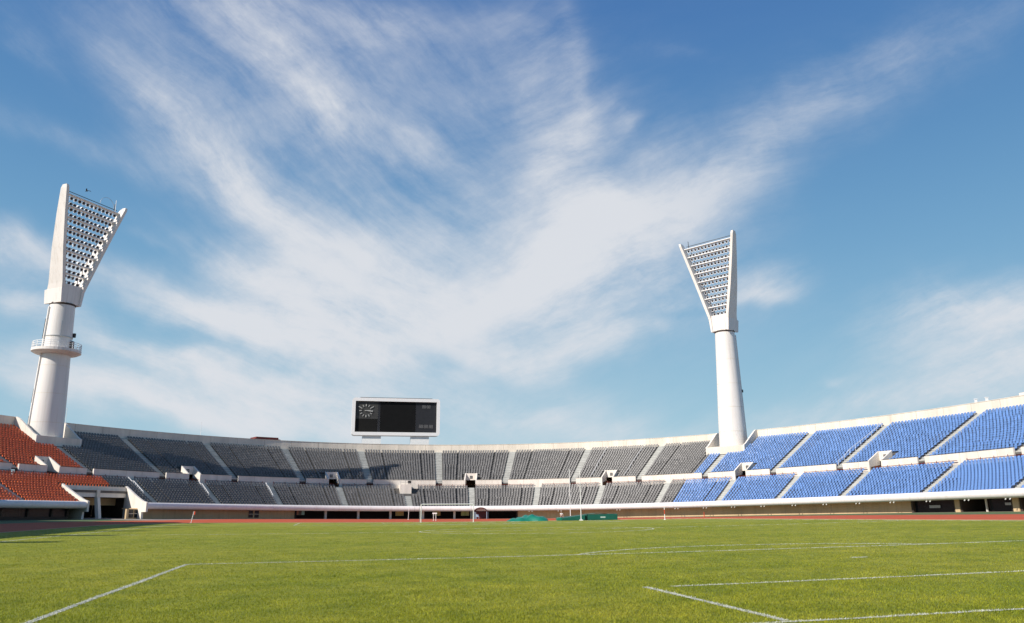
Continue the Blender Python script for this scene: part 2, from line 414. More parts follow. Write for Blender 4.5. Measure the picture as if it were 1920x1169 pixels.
def merged(cuts, a, b, step=1.5):
    q = list(np.arange(a, b + .01, step)) + [c for c in cuts if a < c < b]; q = np.unique(np.round(np.array(q + [a, b]), 4))
    return q
def terrace(name, rows, holes):
    mb = MB(); cuts = sorted({c for h in holes for c in h[:2]})
    ss = merged(cuts, S0, S1)
    mid = (ss[1:] + ss[:-1])/2
    for i, (ra, rb, z, zprev) in enumerate(rows):
        pa = BW(skew(ss, ra), ra, z); pb = BW(skew(ss, rb), rb, z); pc = BW(skew(ss, ra), ra, zprev)
        for k in range(len(mid)):
            if any(h[0] <= mid[k] <= h[1] and h[2] - .02 <= ra and rb <= h[3] + .02 for h in holes): continue
            mb.face((pa[k], pa[k+1], pb[k+1], pb[k])); mb.face((pc[k], pc[k+1], pa[k+1], pa[k]))
    return mb.build(name, M['conc'], gs)
lr = [(RL0 + DL*i, RL0 + DL*(i+1) if i < NL-1 else RP, ZL0 + HL*i, ZL0 + HL*(i-1)) for i in range(NL)]
terrace('lower_terrace', lr, [(PORT[0], PORT[1], 0, RPORT)])
ur = [(RU0 + DU*i, RU0 + DU*(i+1) if i < NU-1 else RR, ZU0 + HU_*i, ZU0 + HU_*(i-1)) for i in range(NU)]
vh = [(s - 1.15, s + 1.15, 12, 14.6) for s in VOM]
terrace('upper_terrace', ur, vh + [(a, b, RN - .5, 40) for a, b in NOTCH])
# rear wall, broken where the towers stand
cutsr = [S0, NOTCH[0][0], NOTCH[0][1], NOTCH[1][0], NOTCH[1][1], S1]
for a, b in zip(cutsr[::2], cutsr[1::2]):
    mb = MB(); mb.sbox(a, b, RR, RR + .35, 0, ZR, step=1.5)
    for q in np.arange(a + 2.1, b - 1, 4.2): mb.sbox(q - .02, q + .02, RR - .012, RR, 15.7, ZR - .02, 1)
    mb.build('rear_wall', [M['rim'], M['stain']], gs)
    mb = MB(); mb.sbox(a, b, RR - .06, RR + .41, ZR + .003, ZR + .09, step=1.5); mb.build('coping', M['rim'], gs)
# front beam: rounded nose
def beam(a, b):
    pr = [(.46, 1.62), (.46, 2.66), (-.1, 2.68), (-.34, 2.62), (-.5, 2.46), (-.58, 2.2), (-.58, 2.02), (-.5, 1.8), (-.34, 1.66), (-.1, 1.6)]
    n = int((b - a)/1.5) + 1; ss_ = np.linspace(a, b, n + 1); R = np.array(pr)
    mb = MB(); mb.sweep(BW(ss_[:, None], R[None, :, 0], R[None, :, 1])); return mb.build('front_beam', M['beam'], gs, smooth=True)
PB = (float(skew(PORT[0], 0)), float(skew(PORT[1], 0)))
for a, b in ((S0, -125), (-125, -97), (-97, PB[0]), (PB[1], -29.), (-29. + .03, 1.), (1.03, 30.), (30.03, 58.), (58.03, 84.), (84.03, 110.2), (110.24, 140.), (140.03, S1)):
    beam(a, b)
mb = MB(); mb.sbox(S0, PB[0], .47, 5.2, 1.64, 1.8, step=2); mb.sbox(PB[1], S1, .47, 5.2, 1.64, 1.8, step=2); mb.build('soffit', M['under'], gs)
# wall under the lower tier: closed bays and open bays
OPEN = [(-23.5, 22.7), (105.4, 113.2), (114.0, 122.4), (123.4, 131.0)]
closed = [(PB[1] - 2.2, OPEN[0][0]), (OPEN[0][1], OPEN[1][0]), (131.0, S1), (-150, -118)]
for a, b in closed:
    mb = MB(); mb.sbox(a, b, 1.6, 1.9, -.3, 1.639, step=1.5)
    for q in np.arange(a + 2.1, b - 1, 3.1): mb.sbox(q - .02, q + .02, 1.588, 1.6, -.3, 1.6, 1)
    mb.build('front_wall', [M['under'], M['stain']], gs)
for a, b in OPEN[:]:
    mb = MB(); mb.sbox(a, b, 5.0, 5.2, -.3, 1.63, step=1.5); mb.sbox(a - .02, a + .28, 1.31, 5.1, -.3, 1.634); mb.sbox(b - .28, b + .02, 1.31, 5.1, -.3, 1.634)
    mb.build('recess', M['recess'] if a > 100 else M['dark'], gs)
for s in (-17.1, -10.4, -3.8, 2.9, 9.4, 15.9):
    mb = MB(); mb.sbox(s - .22, s + .22, 1.6, 2.05, -.2, 1.637); mb.build('column', M['tower2'], gs)
for s, wd in ((113.6, .4), (122.9, .45)):
    mb = MB(); mb.sbox(s - wd, s + wd, 1.2, 2.0, -.2, 1.637); mb.build('column', M['under'], gs)
mb = MB(); mb.sbox(118.2, 118.35, 1.3, 1.5, -.2, 1.637); mb.build('mullion', M['cream'], gs)
mb = MB(); mb.sbox(105.5, 113.1, 1.75, 1.8, -.1, 1.637, step=2); mb.build('window', M['glass'], gs)
mb = MB(); mb.sbox(118.36, 122.4, 1.75, 1.8, -.1, 1.637, step=2); mb.build('window', M['glass'], gs)
mb = MB(); mb.sbox(108.3, 110.2, 1.62, 1.7, .62, .98); mb.build('sign_board', M['steel'], gs)
mb = MB(); mb.sbox(120.9, 121.8, 1.62, 1.7, .8, 1.1); mb.build('sign_board', M['steel'], gs)
for s in (-57.3, -56.2, -32.6, -31.4):              # small window pairs
    mb = MB(); mb.sbox(s - .45, s + .45, 1.54, 1.58, .25, 1.55)
    p = mb.build('window', M['glass'], gs)
    mb = MB(); mb.sbox(s - .46, s + .46, 1.51, 1.538, .86, .93); mb.build('glazing_bar', M['cream'], p)
# glazed front left of the portal
mb = MB(); mb.sbox(-118, PB[0] - 1.5, 1.5, 1.8, -.3, .42, step=1.5); mb.build('front_wall', M['recess'], gs)  # sill wall coloured dark to paint the shade under the stand
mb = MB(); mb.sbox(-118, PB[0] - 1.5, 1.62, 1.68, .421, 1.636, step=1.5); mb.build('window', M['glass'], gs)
for s in (-112, -106, -100, -94, -88.6, -83.0, -77.8, -73.2, PB[0] - 1.6):
    mb = MB(); mb.sbox(s - .13, s + .13, 1.4, 1.6, .423, 1.637); mb.build('mullion', M['recess'], gs)
# little white lamps in pairs under the beam
for s in (26, 32.4, 45.5, 58.5, 64.8, 71, 77.4, 84, 90.4, 97, 103.6, 110.3, 117, 123.4):
    for q in (-.33, .33):
        mb = MB(); p = B(s + q, -.25, 1.5); mb.tube(p, B(s + q, -.25, 1.66), .025, n=6); mb.tube(B(s + q, -.34, 1.46), B(s + q, -.18, 1.52), .08, .05, 8)
        mb.build('lamp', M['white'], gs)

# middle parapet between the stairways and the vomitories
edges = []
for a, b in zip(UA[:-1], UA[1:]):
    a_, b_ = a + .62, b - .62
    vs = [x for x in VOM if a < x < b]
    if vs: edges += [(a_, vs[0] - 1.18), (vs[0] + 1.18, b_)]
    else: edges.append((a_, b_))
for a, b in edges:
    mb = MB(); mb.sbox(a, b, RP, RP + .28, ZW + .01, ZP, step=1.1)
    for q in np.arange(a + 2.9, b - 1.5, 2.9): mb.sbox(q - .015, q + .015, RP - .01, RP, ZW + .3, ZP - .01, 1)
    o = mb.build('parapet', [M['cream'], M['stain']], gs)
    mb = MB(); mb.sbox(a + .02, b - .02, RP - .055, RP + .33, ZP + .003, ZP + .045, step=1.1); mb.build('coping', M['dsteel'] if a < -45 or a > 50 else M['rim'], o)
for s in VOM:
    t, n = frame(s); mb = MB(); r1 = 14.3
    for sg in (-1, 1):
        a = B(s, RP, 0) + t*(sg*1.18); b = B(s, r1, 0) + t*(sg*1.18); c = t*(sg*.26)
        zb, z0, z1 = Vector((0, 0, ZW)), Vector((0, 0, ZP + .02)), Vector((0, 0, 10.15))
        if sg > 0: a, b = a - c*0, b - c*0
        q = [a, a + c, b + c, b]
        P = [p + zb for p in q] + [q[0] + z0, q[1] + z0, q[2] + z1, q[3] + z1]
        mb.hexa(P)
    cx = B(s, r1 + .12, 0)
    mb.box(cx + Vector((0, 0, 9.35)), (2.36, .24, 1.55), t, n)
    o = mb.build('vomitory', M['cream'], gs)
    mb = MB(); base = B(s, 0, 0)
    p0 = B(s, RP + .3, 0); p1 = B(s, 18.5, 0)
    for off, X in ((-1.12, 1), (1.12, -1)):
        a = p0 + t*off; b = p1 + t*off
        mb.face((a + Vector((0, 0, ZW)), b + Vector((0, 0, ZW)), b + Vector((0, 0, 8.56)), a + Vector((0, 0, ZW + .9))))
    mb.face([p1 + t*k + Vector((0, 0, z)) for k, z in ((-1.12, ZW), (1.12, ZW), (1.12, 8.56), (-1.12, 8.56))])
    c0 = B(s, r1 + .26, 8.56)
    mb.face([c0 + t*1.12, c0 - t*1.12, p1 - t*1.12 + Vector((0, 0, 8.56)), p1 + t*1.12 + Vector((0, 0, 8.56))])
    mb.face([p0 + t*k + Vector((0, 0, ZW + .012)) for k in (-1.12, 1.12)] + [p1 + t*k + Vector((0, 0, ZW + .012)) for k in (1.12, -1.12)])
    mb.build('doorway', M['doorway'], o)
    mb = MB(); c = B(s, r1 - .03, 9.25)
    mb.box(c, (.62, .05, .62), t, n)
    sg_ = mb.build('sign', M['dsteel'], o)
    mb = MB()
    for k in (-.12, .12): mb.box(c + t*k - n*.04, (.09, .02, .36), t, n)
    mb.build('pictogram', M['steel'], sg_)

la2 = [S0 + 1] + LA + [S1 - 1]
for a, b in zip(la2[:-1], la2[1:]):
    mb = MB(); a_ = a + .75; b_ = b - .75
    for q0, q1 in [(a_, b_)]:
        if a == 0.: q0 = 2.2
        if b == 0.: q1 = -2.6
        mb.sbox(q0, q1, 11.36, 11.42, 7.36, 7.44, step=1.5); mb.sbox(q0, q1, 11.36, 11.42, 7.02, 7.07, step=1.5)
        for q in np.arange(q0 + .1, q1, 2.1): mb.sbox(q - .03, q + .03, 11.36, 11.42, ZW, 7.62)
    mb.build('guard_rail', M['redroof'], gs)
# stairways
def stairs(s0, rows, width, rmax=99):
    mb = MB()
    for ra, rb, z, zp in rows:
        rb = min(rb, ra + .9)
        if rb > rmax: break
        rm = (ra + rb)/2
        for r0, r1, zz in ((ra - .02, rm, z + .03), (rm, rb - .021, z + .21)):
            sc = float(skew(s0, (r0 + r1)/2)); h = width/2/(1 + .012*r0)
            mb.sbox(sc - h, sc + h, r0, r1, z - .15, zz, step=3)
    return mb.build('staircase', M['stair'], gs)
for s in LA:
    if s == 0.: stairs(s, lr[:7], 1.5)
    else: stairs(s, lr, 1.35)
for s in UA:
    inn = any(a - .8 < s < b + .8 for a, b in NOTCH)
    stairs(s, ur, 1.45, RN - .6 if inn else 99)
# gate foot walls seen through the parapet gaps, and white handrails
def rail(s0, r0, r1, side, tier, h=.9):
    mb = MB(); pts = []
    for r in np.arange(r0, r1 + .01, (r1 - r0)/8):
        if tier == 'l': i = min(NL-1, max(0, int((r - RL0)/DL))); z = ZL0 + HL*i
        else: i = min(NU-1, max(0, int((r - RU0)/DU))); z = ZU0 + HU_*i
        p = B(float(skew(s0, r)) + side, r, z); q = B(float(skew(s0, r)) + side, r, z + h)
        mb.bar(p, q, .055); pts.append(q)
    for a, b in zip(pts[:-1], pts[1:]): mb.bar(a, b, .06)
    mb.build('handrail', M['white'], gs)
for s in (34.9, 41.5): rail(s, 12.4, 27., 0, 'u', .95)
for s in (-50.4, -37.5, -25.0): rail(s, 4.5, 10.6, -.72, 'l', .8)
rail(84.1, 12.6, 27., -.72, 'u', 1.0)

# camera box that hangs over the lower tier
def over_lower(s, z): return B(s, 0, z)
cb = empty('camera_platform', B(-.25, 9.5, 5.0))
tag(cb, 'cream box platform with a rail in the middle of the lower grey tier', 'camera platform')
t, n = frame(-.25); c = B(-.25, 9.6, 0)
mb = MB(); mb.box(c + Vector((0, 0, 6.15)), (2.5, 4.1, 2.5), t, n); mb.build('box', M['cream'], cb)
mb = MB()
for k in (-1.2, 0, 1.2):
    mb.bar(c + t*k - n*2 + Vector((0, 0, 7.4)), c + t*k - n*2 + Vector((0, 0, 8.35)), .05)
for z in (7.85, 8.35): mb.bar(c - t*1.2 - n*2 + Vector((0, 0, z)), c + t*1.2 - n*2 + Vector((0, 0, z)), .05)
mb.build('rail', M['steel'], cb)
mb = MB(); mb.box(c + t*.85 - n*1.2 + Vector((0, 0, 7.95)), (.7, .8, .55), t, n); mb.tube(c + t*.85 - n*1.6 + Vector((0, 0, 7.95)), c + t*.85 - n*2.05 + Vector((0, 0, 7.95)), .16, .2)
for k in (-.25, .25): mb.bar(c + t*(.85 + k) - n*1.2 + Vector((0, 0, 7.4)), c + t*.85 - n*1.2 + Vector((0, 0, 7.8)), .06)
mb.build('camera', M['dsteel'], cb)

# the big portal in the lower tier
pc = (PORT[0] + PORT[1])/2
po = empty('portal', B(pc, 0, 0)); po.parent = gs
ZH = ZL0 + HL*6.9
def pk(s0, r, z): return B(float(skew(s0, r)), r, z)
for e, sg in ((PORT[0], 1), (PORT[1], -1)):
    mb = MB(); th = .42*sg
    rs = [-.62, .4, 2.4, 4.4, RPORT]; zt = [2.7, 2.95, 3.75, 4.65, 5.5]
    if sg < 0: rs[0] = -.9
    A = [(pk(e + (0 if k == 0 else 0), r, 0), z) for k, (r, z) in enumerate(zip(rs, zt))]
    for k in range(4):
        (p, z0), (q, z1) = A[k], A[k+1]
        tt = frame(float(skew(e, rs[k])))[0]*th
        zb0 = 1.15 if rs[k] < .5 else -.3; zb1 = 1.15 if rs[k+1] < .5 else -.3
        zb0 = zb1 = (1.15 if k == 0 else -.3)
        lo = [p + Vector((0, 0, zb0)), p + tt + Vector((0, 0, zb0)), q + tt + Vector((0, 0, zb1)), q + Vector((0, 0, zb1))]
        hi = [p + Vector((0, 0, z0)), p + tt + Vector((0, 0, z0)), q + tt + Vector((0, 0, z1)), q + Vector((0, 0, z1))]
        mb.hexa(lo + hi)
    mb.build('wing_wall', M['cream'], po)
a_, b_ = PORT[0] + .43, PORT[1] - .43
def hdr(r0, r1, z0, z1, m, name):
    mb = MB(); n = 8; ss_ = np.linspace(a_, b_, n + 1); R = np.array([[r0, z0], [r1, z0], [r1, z1], [r0, z1]])
    mb.sweep(BW(skew(ss_[:, None], R[None, :, 0]), R[None, :, 0], R[None, :, 1])); return mb.build(name, m, po)
hdr(RPORT - .55, RPORT - .01, 3.55, 4.62, M['cream'], 'header')
hdr(RPORT - .30, RPORT - .01, 4.624, 5.3, M['rim'], 'upstand')
hdr(RPORT - .75, RPORT - .02, 4.63, 4.70, M['cream'], 'ledge')
hdr(9.2, 9.5, 2.3, 3.5, M['under'], 'lintel')
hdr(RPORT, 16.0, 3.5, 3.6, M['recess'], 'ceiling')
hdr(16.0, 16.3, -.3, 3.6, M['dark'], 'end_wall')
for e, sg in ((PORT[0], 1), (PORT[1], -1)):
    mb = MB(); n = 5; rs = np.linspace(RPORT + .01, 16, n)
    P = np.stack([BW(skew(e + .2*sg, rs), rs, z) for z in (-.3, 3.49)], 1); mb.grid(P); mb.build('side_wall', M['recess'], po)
sm = pc + .3
mb = MB(); tt, nn_ = frame(sm); p = pk(sm, 4.2, 0)
P = []
for z, r in ((-.2, 4.6), (3.54, RPORT - .6)):
    q = pk(sm, r, z); P += [q - tt*.28 - nn_*.35, q + tt*.28 - nn_*.35, q + tt*.28 + nn_*.35, q - tt*.28 + nn_*.35]
mb.hexa(P); mb.box(pk(sm, RPORT - .72, 4.1), (.62, .3, 1.05), tt, nn_); mb.build('pillar', M['rim'], po)

# platforms that carry the towers, cut into the upper tier
for a, b in NOTCH:
    zt = ZU0 + HU_*12.3; ztop = zt + 1.15
    mb = MB(); mb.sbox(a, b, RN - .25, RN + .1, zt - 1.2, ztop, step=1.2); mb.sbox(a, b, RN + .1, RR + 2, zt - .6, zt + .9, step=1.2)
    o = mb.build('tower_platform', M['rim'], gs)
    for e, sg in ((a, -1), (b, 1)):
        mb = MB(); rs = np.linspace(RN - .25, RR + .36, 9)
        zt_ = ztop + (ZR + .1 - ztop)*np.clip((rs - RN)/(RR - RN - .6), 0, 1)
        e2 = e + .32*sg/1.25
        P = np.stack([BW(e, rs, zt - 1.5), BW(e2, rs, zt - 1.5), BW(e2, rs, zt_), BW(e, rs, zt_)], 1)
        mb.sweep(P); mb.build('wing_wall', M['cream'], o)

# ------------------------------------------------------------------ seats
def blocks(aisles, hw, holes_at):
    out = []
    for a, b in zip(aisles[:-1], aisles[1:]): out.append((a, b))
    return out
SEATS = []                                           # colour, tier, row, bay, count from left stair, from right stair, s, r, z
SP = .59
def lay(tier, aisles, rows, hw):
    for bay, (a, b) in enumerate(zip(aisles[:-1], aisles[1:])):
        if tier == 'lower' and abs(a + 76.7) < .1: bb = [a + hw, a + (b-a)*.25, a + (b-a)*.52, a + (b-a)*.77, b - hw]
        else: bb = [a + hw, a + (b - a)*.26, a + (b - a)*.76, b - hw]
        for i, (ra, rb, z, zp) in enumerate(rows):
            cnt = 0; tmp = []
            for j in range(len(bb) - 1):
                gap = .1 if -57 < a < 52 else .0; g0 = .0 if j == 0 else gap; g1 = .0 if j == len(bb) - 2 else gap
                s0, s1 = bb[j] + g0, bb[j+1] - g1
                r = ra + .25
                sf = np.linspace(s0, s1, 40); pf = BW(skew(sf, r), r, 0.)
                ln = np.concatenate([[0], np.cumsum(np.linalg.norm(np.diff(pf, axis=0), axis=1))])
                n = int(ln[-1]/SP + .2)
                for k in range(n):
                    s = float(np.interp((k + .5)*ln[-1]/n, ln, sf)); tmp.append(s)
            for k, s in enumerate(tmp):
                se = float(skew(s, r))
                if se < S0 + 22 or se > S1 - 3: continue
                if tier == 'lower':
                    if PORT[0] - .2 < s < PORT[1] + .2 and ra < RPORT + .3: continue
                    if -2.1 < s < 2.1 and ra > 6.2: continue
                    col = 'red' if s < -55.9 else 'grey' if s < 54.4 else 'blue'
                else:
                    if any(abs(s - q) < 1.75 for q in VOM) and ra < 14.9: continue
                    if any(q0 - .45 < se < q1 + .45 for q0, q1 in NOTCH) and ra > RN - 1.2: continue
                    col = 'red' if s < -57.4 else 'grey' if s < 55.5 else 'blue'
                SEATS.append((col, tier, i, (a, b), k, len(tmp) - 1 - k, se, r, z))
lay('lower', LA, lr, .68)
lay('upper', UA, ur, .64)

def cam_axes():
    p, r = math.radians(14.151), math.radians(.476)
    F = np.array([0, math.cos(p), math.sin(p)]); U = np.array([0, -math.sin(p), math.cos(p)]); R = np.array([1., 0, 0])
    return math.cos(r)*R - math.sin(r)*U, math.sin(r)*R + math.cos(r)*U, F
CR, CUP, CF = cam_axes()

sa = np.array([q[6:9] for q in SEATS])
org = BW(sa[:, 0], sa[:, 1], sa[:, 2])
u, v, nu, nv = front(sa[:, 0]); nx, ny = w(nu, nv); Nn = np.stack([nx, ny, 0*nx], -1); Tt = np.stack([ny, -nx, 0*nx], -1)
ang = np.arctan(0.)                                   # seats are bolted square to their row
dep = (org - np.array([0, 0, EYE]))@CF
px = 960 + 1467*((org - np.array([0, 0, EYE]))@CR)/dep
low = np.array([q[1] == 'lower' for q in SEATS]); inside = (px > 4) & (px < 1914)
order = np.argsort(np.where(low & inside, dep, 1e9))[:300]
single = set(int(i) for i in order)

# seat shape: local (along, out, up)
HWS = .225
def seat_verts():
    V = []; F = []
    def quad(a, b, c, d): F.append((a, b, c, d))
    # pan: slightly dished, rolled front edge
    for y, z in ((-.16, .33), (-.17, .40), (-.02, .385), (.2, .40)):
        for x in (-HWS, 0, HWS): V.append((x, y, z - (.018 if x == 0 and y > -.1 else 0)))
    for r in range(3):
        for c in range(2): quad(r*3 + c, r*3 + c + 1, r*3 + c + 4, r*3 + c + 3)
    b0 = len(V)
    # back: curved shell with rounded top
    for y, z, hw in ((.23, .43, HWS*.94), (.27, .55, HWS), (.30, .67, HWS*.95), (.315, .725, HWS*.66)):
        for x in (-hw, 0, hw): V.append((x, y + (.035 if x == 0 else 0), z + (.012 if x == 0 and z > .7 else 0)))
    for r in range(3):
        for c in range(2): quad(b0 + r*3 + c, b0 + r*3 + c + 1, b0 + r*3 + c + 4, b0 + r*3 + c + 3)
    # sides of the shell give it body
    b1 = len(V)
    for x in (-HWS, HWS):
        V.extend([(x, .23, .40), (x*1.0, .27, .58), (x*.97, .21, .56), (x, .1, .40)])
    quad(b1, b1+1, b1+2, b1+3); quad(b1+4, b1+7, b1+6, b1+5)
    # bracket below
    b2 = len(V)
    for x in (-.05, .05): V.extend([(x, .05, .0), (x, .12, .0), (x, .14, .385), (x, .02, .385)])
    quad(b2, b2+1, b2+2, b2+3); quad(b2+4, b2+7, b2+6, b2+5)
    return np.array(V), np.array(F)
SV, SF = seat_verts()
def seat_mesh(idx):
    idx = np.array(sorted(idx)); m = len(idx)
    jit = rng.normal(0, .006, (m, 3)); jit[:, 2] *= .6
    yaw = rng.normal(0, .04, m); cy, sy = np.cos(yaw), np.sin(yaw)
    T2 = Tt[idx]*cy[:, None] + Nn[idx]*sy[:, None]; N2 = -Tt[idx]*sy[:, None] + Nn[idx]*cy[:, None]
    o = org[idx] + jit
    V = o[:, None, :] + SV[None, :, 0:1]*T2[:, None, :] + SV[None, :, 1:2]*N2[:, None, :]
    V[..., 2] += SV[None, :, 2]
    F = SF[None] + (np.arange(m)*len(SV))[:, None, None]
    return V.reshape(-1, 3), F.reshape(-1, 4)
lab = dict(red='many rows of red plastic seats on both tiers of the left stand',
           grey='many rows of grey plastic seats on both tiers behind the far goal',
           blue='many rows of blue plastic seats on both tiers of the right stand')
for col in ('red', 'grey', 'blue'):
    V, F = seat_mesh([i for i, q in enumerate(SEATS) if q[0] == col and i not in single])
    tag(np_mesh(col + '_seats', V, F, M[col + '_seat'], None, True), lab[col], 'seats', kind='stuff')
ONES = 'zero first second third fourth fifth sixth seventh eighth ninth tenth eleventh twelfth thirteenth fourteenth fifteenth sixteenth seventeenth eighteenth nineteenth twentieth'.split()
TENS = {20: 'twenty', 30: 'thirty', 40: 'forty'}
def ordn(n): return ONES[n] if n <= 20 else ('thirtieth' if n == 30 else TENS[n//10*10] + '-' + ONES[n % 10])
sme = {}
for col in ('red', 'blue'):
    me = bpy.data.meshes.new(col + '_seat'); me.from_pydata(SV.tolist(), [], SF.tolist()); me.materials.append(M[col + '_seat'])
    me.polygons.foreach_set('use_smooth', [True]*len(SF)); sme[col] = me
cnt = {}
for i in sorted(single):
    col, tier, row, (a, b), kl, kr, se, r, z = SEATS[i]
    if col == 'grey': col = 'blue' if se > 0 else 'red'
    o = bpy.data.objects.new('stadium_seat', sme[col]); C.objects.link(o)
    T, N_ = Vector(Tt[i]), Vector(Nn[i])
    o.matrix_world = Matrix(((T.x, N_.x, 0, org[i][0]), (T.y, N_.y, 0, org[i][1]), (0, 0, 1, org[i][2]), (0, 0, 0, 1)))
    if col == 'blue':
        wh = f'{ordn(kl + 1)} seat right of the last blue stairway' if a > 100 else (
            f'{ordn(kr + 1)} seat left of the last blue stairway' if a > 85 else f'{ordn(kr + 1)} seat left of the second-last blue stairway')
    else:
        wh = f'{ordn(kl + 1)} seat right of the lower red stairway' if a > -80 else f'{ordn(kr + 1)} seat left of the lower red stairway'
    tag(o, f'{col} lower tier seat, {ordn(row + 1)} row up, {wh}', 'seat', f'{col} seats in the nearest lower rows')
    cnt[(col, a)] = cnt.get((col, a), 0) + 1
print('seats', len(SEATS), cnt)

# ------------------------------------------------------------------ floodlight towers
lamp_me = None
def make_lamp_mesh():
    mb = MB()
    mb.tube((0, -.06, 0), (0, .0, 0), 0.36, 0.36, 12, 0, False); mb.tube((0, 0, 0), (0, .34, 0), 0.36, .2, 12, 0)
    i0 = len(mb.v); n = 12
    for rr_, yy in ((0.36, -.06), (.27, -.03)): mb.v += [(rr_*math.cos(2*math.pi*k/n), yy, rr_*math.sin(2*math.pi*k/n)) for k in range(n)]
    for k in range(n): mb.f.append((i0 + k, i0 + (k+1) % n, i0 + n + (k+1) % n, i0 + n + k)); mb.m.append(0)
    n = 12; mb.v += [(.26*math.cos(2*math.pi*k/n), -.02, .26*math.sin(2*math.pi*k/n)) for k in range(n)]
    mb.f.append(tuple(range(len(mb.v) - n, len(mb.v)))); mb.m.append(1)
    mb.box((0, .2, -.3), (.12, .12, .2), m=0)
    o = mb.build('lamp', [M['lampbody'], M['lens']]); me = o.data; bpy.data.objects.remove(o); return me
lamp_me = make_lamp_mesh()

def tower(s, label, ring, pipe):
    base = B(s, 25.8, 0); t, n = frame(s); t = t.copy()
    f = -n                                            # the lamps face the pitch
    root = empty('floodlight_tower', base); tag(root, label, 'floodlight tower', 'floodlight towers behind the stands')
    bz = base.z
    def Pt(a, d, z): return Vector((base.x, base.y, 0)) + t*a + f*d + Vector((0, 0, z))
    zt = 39.7
    mb = MB(); n_ = 48; prof = [(-1., 3.05), (10., 3.0), (20, 2.8), (30, 2.45), (zt, 2.14)]
    P = np.array([[tuple(Pt(r*math.cos(q), r*math.sin(q), z)) for z, r in prof] for q in np.linspace(0, 2*math.pi, n_ + 1)]); mb.grid(P)
    for z in (17.5, 22.8, 28.0, 33.4):
        r = float(np.interp(z, [q[0] for q in prof], [q[1] for q in prof])) + .012
        mb.grid(np.array([[tuple(Pt(r*math.cos(q), r*math.sin(q), z + k)) for k in (-.04, .04)] for q in np.linspace(0, 2*math.pi, n_ + 1)]), 1)
    mb.build('shaft', [M['tower'], M['rim']], root, True)
    mb = MB(); mb.tube(Pt(0, 0, zt - .02), Pt(0, 0, zt + .35), 2.2, 2.2, 40); mb.build('neck', M['recess'], root)
    # head: box at the foot, two splayed wings
    z0, z1, z2, z3 = zt + .3, 43.6, 61.1, 60.5
    ix0, ix1 = 2.0, 6.45
    def wx(z): return ix0 + (ix1 - ix0)*max(0, (z - z1))/(z2 - z1)
    mb = MB()
    mb.hexa([Pt(-2., -2.1, z0), Pt(2., -2.1, z0), Pt(2., 2.0, z0), Pt(-2., 2.0, z0),
             Pt(-1.9, -1.5, z1), Pt(1.9, -1.5, z1), Pt(1.9, 2.1, z1), Pt(-1.9, 2.1, z1)])
    mb.build('head_base', M['tower2'], root)
    for sg in (-1, 1):
        mb = MB(); P = []
        for z, xi, th, fd, bd in ((z0 - .12, 1.75, .42, 2.2, -2.25), (42.5, 1.86, .58, 2.3, -2.25), (42.6, 1.86, .58, 2.3, -1.6), (z1, 2.0, .64, 2.5, -1.2), (50., None, .66, 3.55, .55), (56., None, .62, 4.75, 2.55), (z2 - .6, None, .56, 5.75, 4.2), (z2, None, .5, 5.75, 4.7)):
            xi = wx(z) if xi is None else xi
            P.append([tuple(Pt((xi + th)*sg, fd, z)), tuple(Pt((xi + th)*sg, bd, z)), tuple(Pt(xi*sg, bd, z)), tuple(Pt(xi*sg, fd, z))])
        mb.sweep(np.array(P)); mb.build('side_wing', M['tower2'], root)
    # shelves and lamps
    nrow = 16; lamps = []
    for rix in range(nrow + 1):
        z = z1 + .35 + (z3 - z1 - .6)*rix/nrow; k = (z - z1)/(z2 - z1); d = 1.1 + 3.1*k; hw = wx(z) - .06
        if rix % 2 == 0:
            mb = MB(); mb.box(Pt(0, d + .25, z - .38), (2*hw, .85, .16), t, f)
            mb.build('shelf', M['white'], root)
            mb = MB()
            for q in (-.9, .9): mb.bar(Pt(q*hw, d - .4, z - .38), Pt(q*hw*1.02, d - .4, z + (z3 - z1)/nrow*2 - .4), .1)
            mb.bar(Pt(-hw, d - .35, z + .5), Pt(hw, d - .35, z + .5), .1)
            mb.build('rear_frame', M['dsteel'], root)
        if rix < nrow:
            cntl = max(3, int((2*hw - .3)/.84)); sp = (2*hw - .3)/cntl
            for j in range(cntl):
                a = -hw + .15 + sp*(j + .5)
                lamps.append((a, d + .25 + (.12 if rix % 2 else 0), z + .08, random.gauss(0, .18) - .0*a, -.42 + random.gauss(0, .05)))
    order_ = sorted(range(len(lamps)), key=lambda i: -lamps[i][2])
    rest = MB(); vcache = [Vector(q.co) for q in lamp_me.vertices]
    for c_, i in enumerate(order_):
        a, d, z, yaw, pit = lamps[i]
        X = (t*math.cos(yaw) + f*math.sin(yaw)); Yb = -( -t*math.sin(yaw) + f*math.cos(yaw)); Zb = Vector((0, 0, 1))
        Yp = Yb*math.cos(pit) - Zb*math.sin(pit); Zp = Zb*math.cos(pit) + Yb*math.sin(pit)
        p = Pt(a, d, z)
        mw = Matrix(((X.x, Yp.x, Zp.x, p.x), (X.y, Yp.y, Zp.y, p.y), (X.z, Yp.z, Zp.z, p.z), (0, 0, 0, 1)))
        if c_ < 100:
            o = bpy.data.objects.new('lamp', lamp_me); C.objects.link(o); o.parent = root
            o.matrix_world = mw
            o.matrix_parent_inverse = root.matrix_world.inverted(); o.matrix_basis = mw
        else:
            i0 = len(rest.v); rest.v += [tuple(mw @ q) for q in vcache]
            for pl in lamp_me.polygons: rest.f.append(tuple(i0 + q for q in pl.vertices)); rest.m.append(pl.material_index)
    o = rest.build('lamp_bank', [M['lampbody'], M['lens']], root); o['kind'] = 'stuff'
    # service ladder / pipe up the shaft
    q0, q1 = pipe
    mb = MB()
    def rim_pt(q, z, e=.0):
        r = float(np.interp(z, [p[0] for p in prof], [p[1] for p in prof])) + e; return Pt(r*math.cos(q), r*math.sin(q), z)
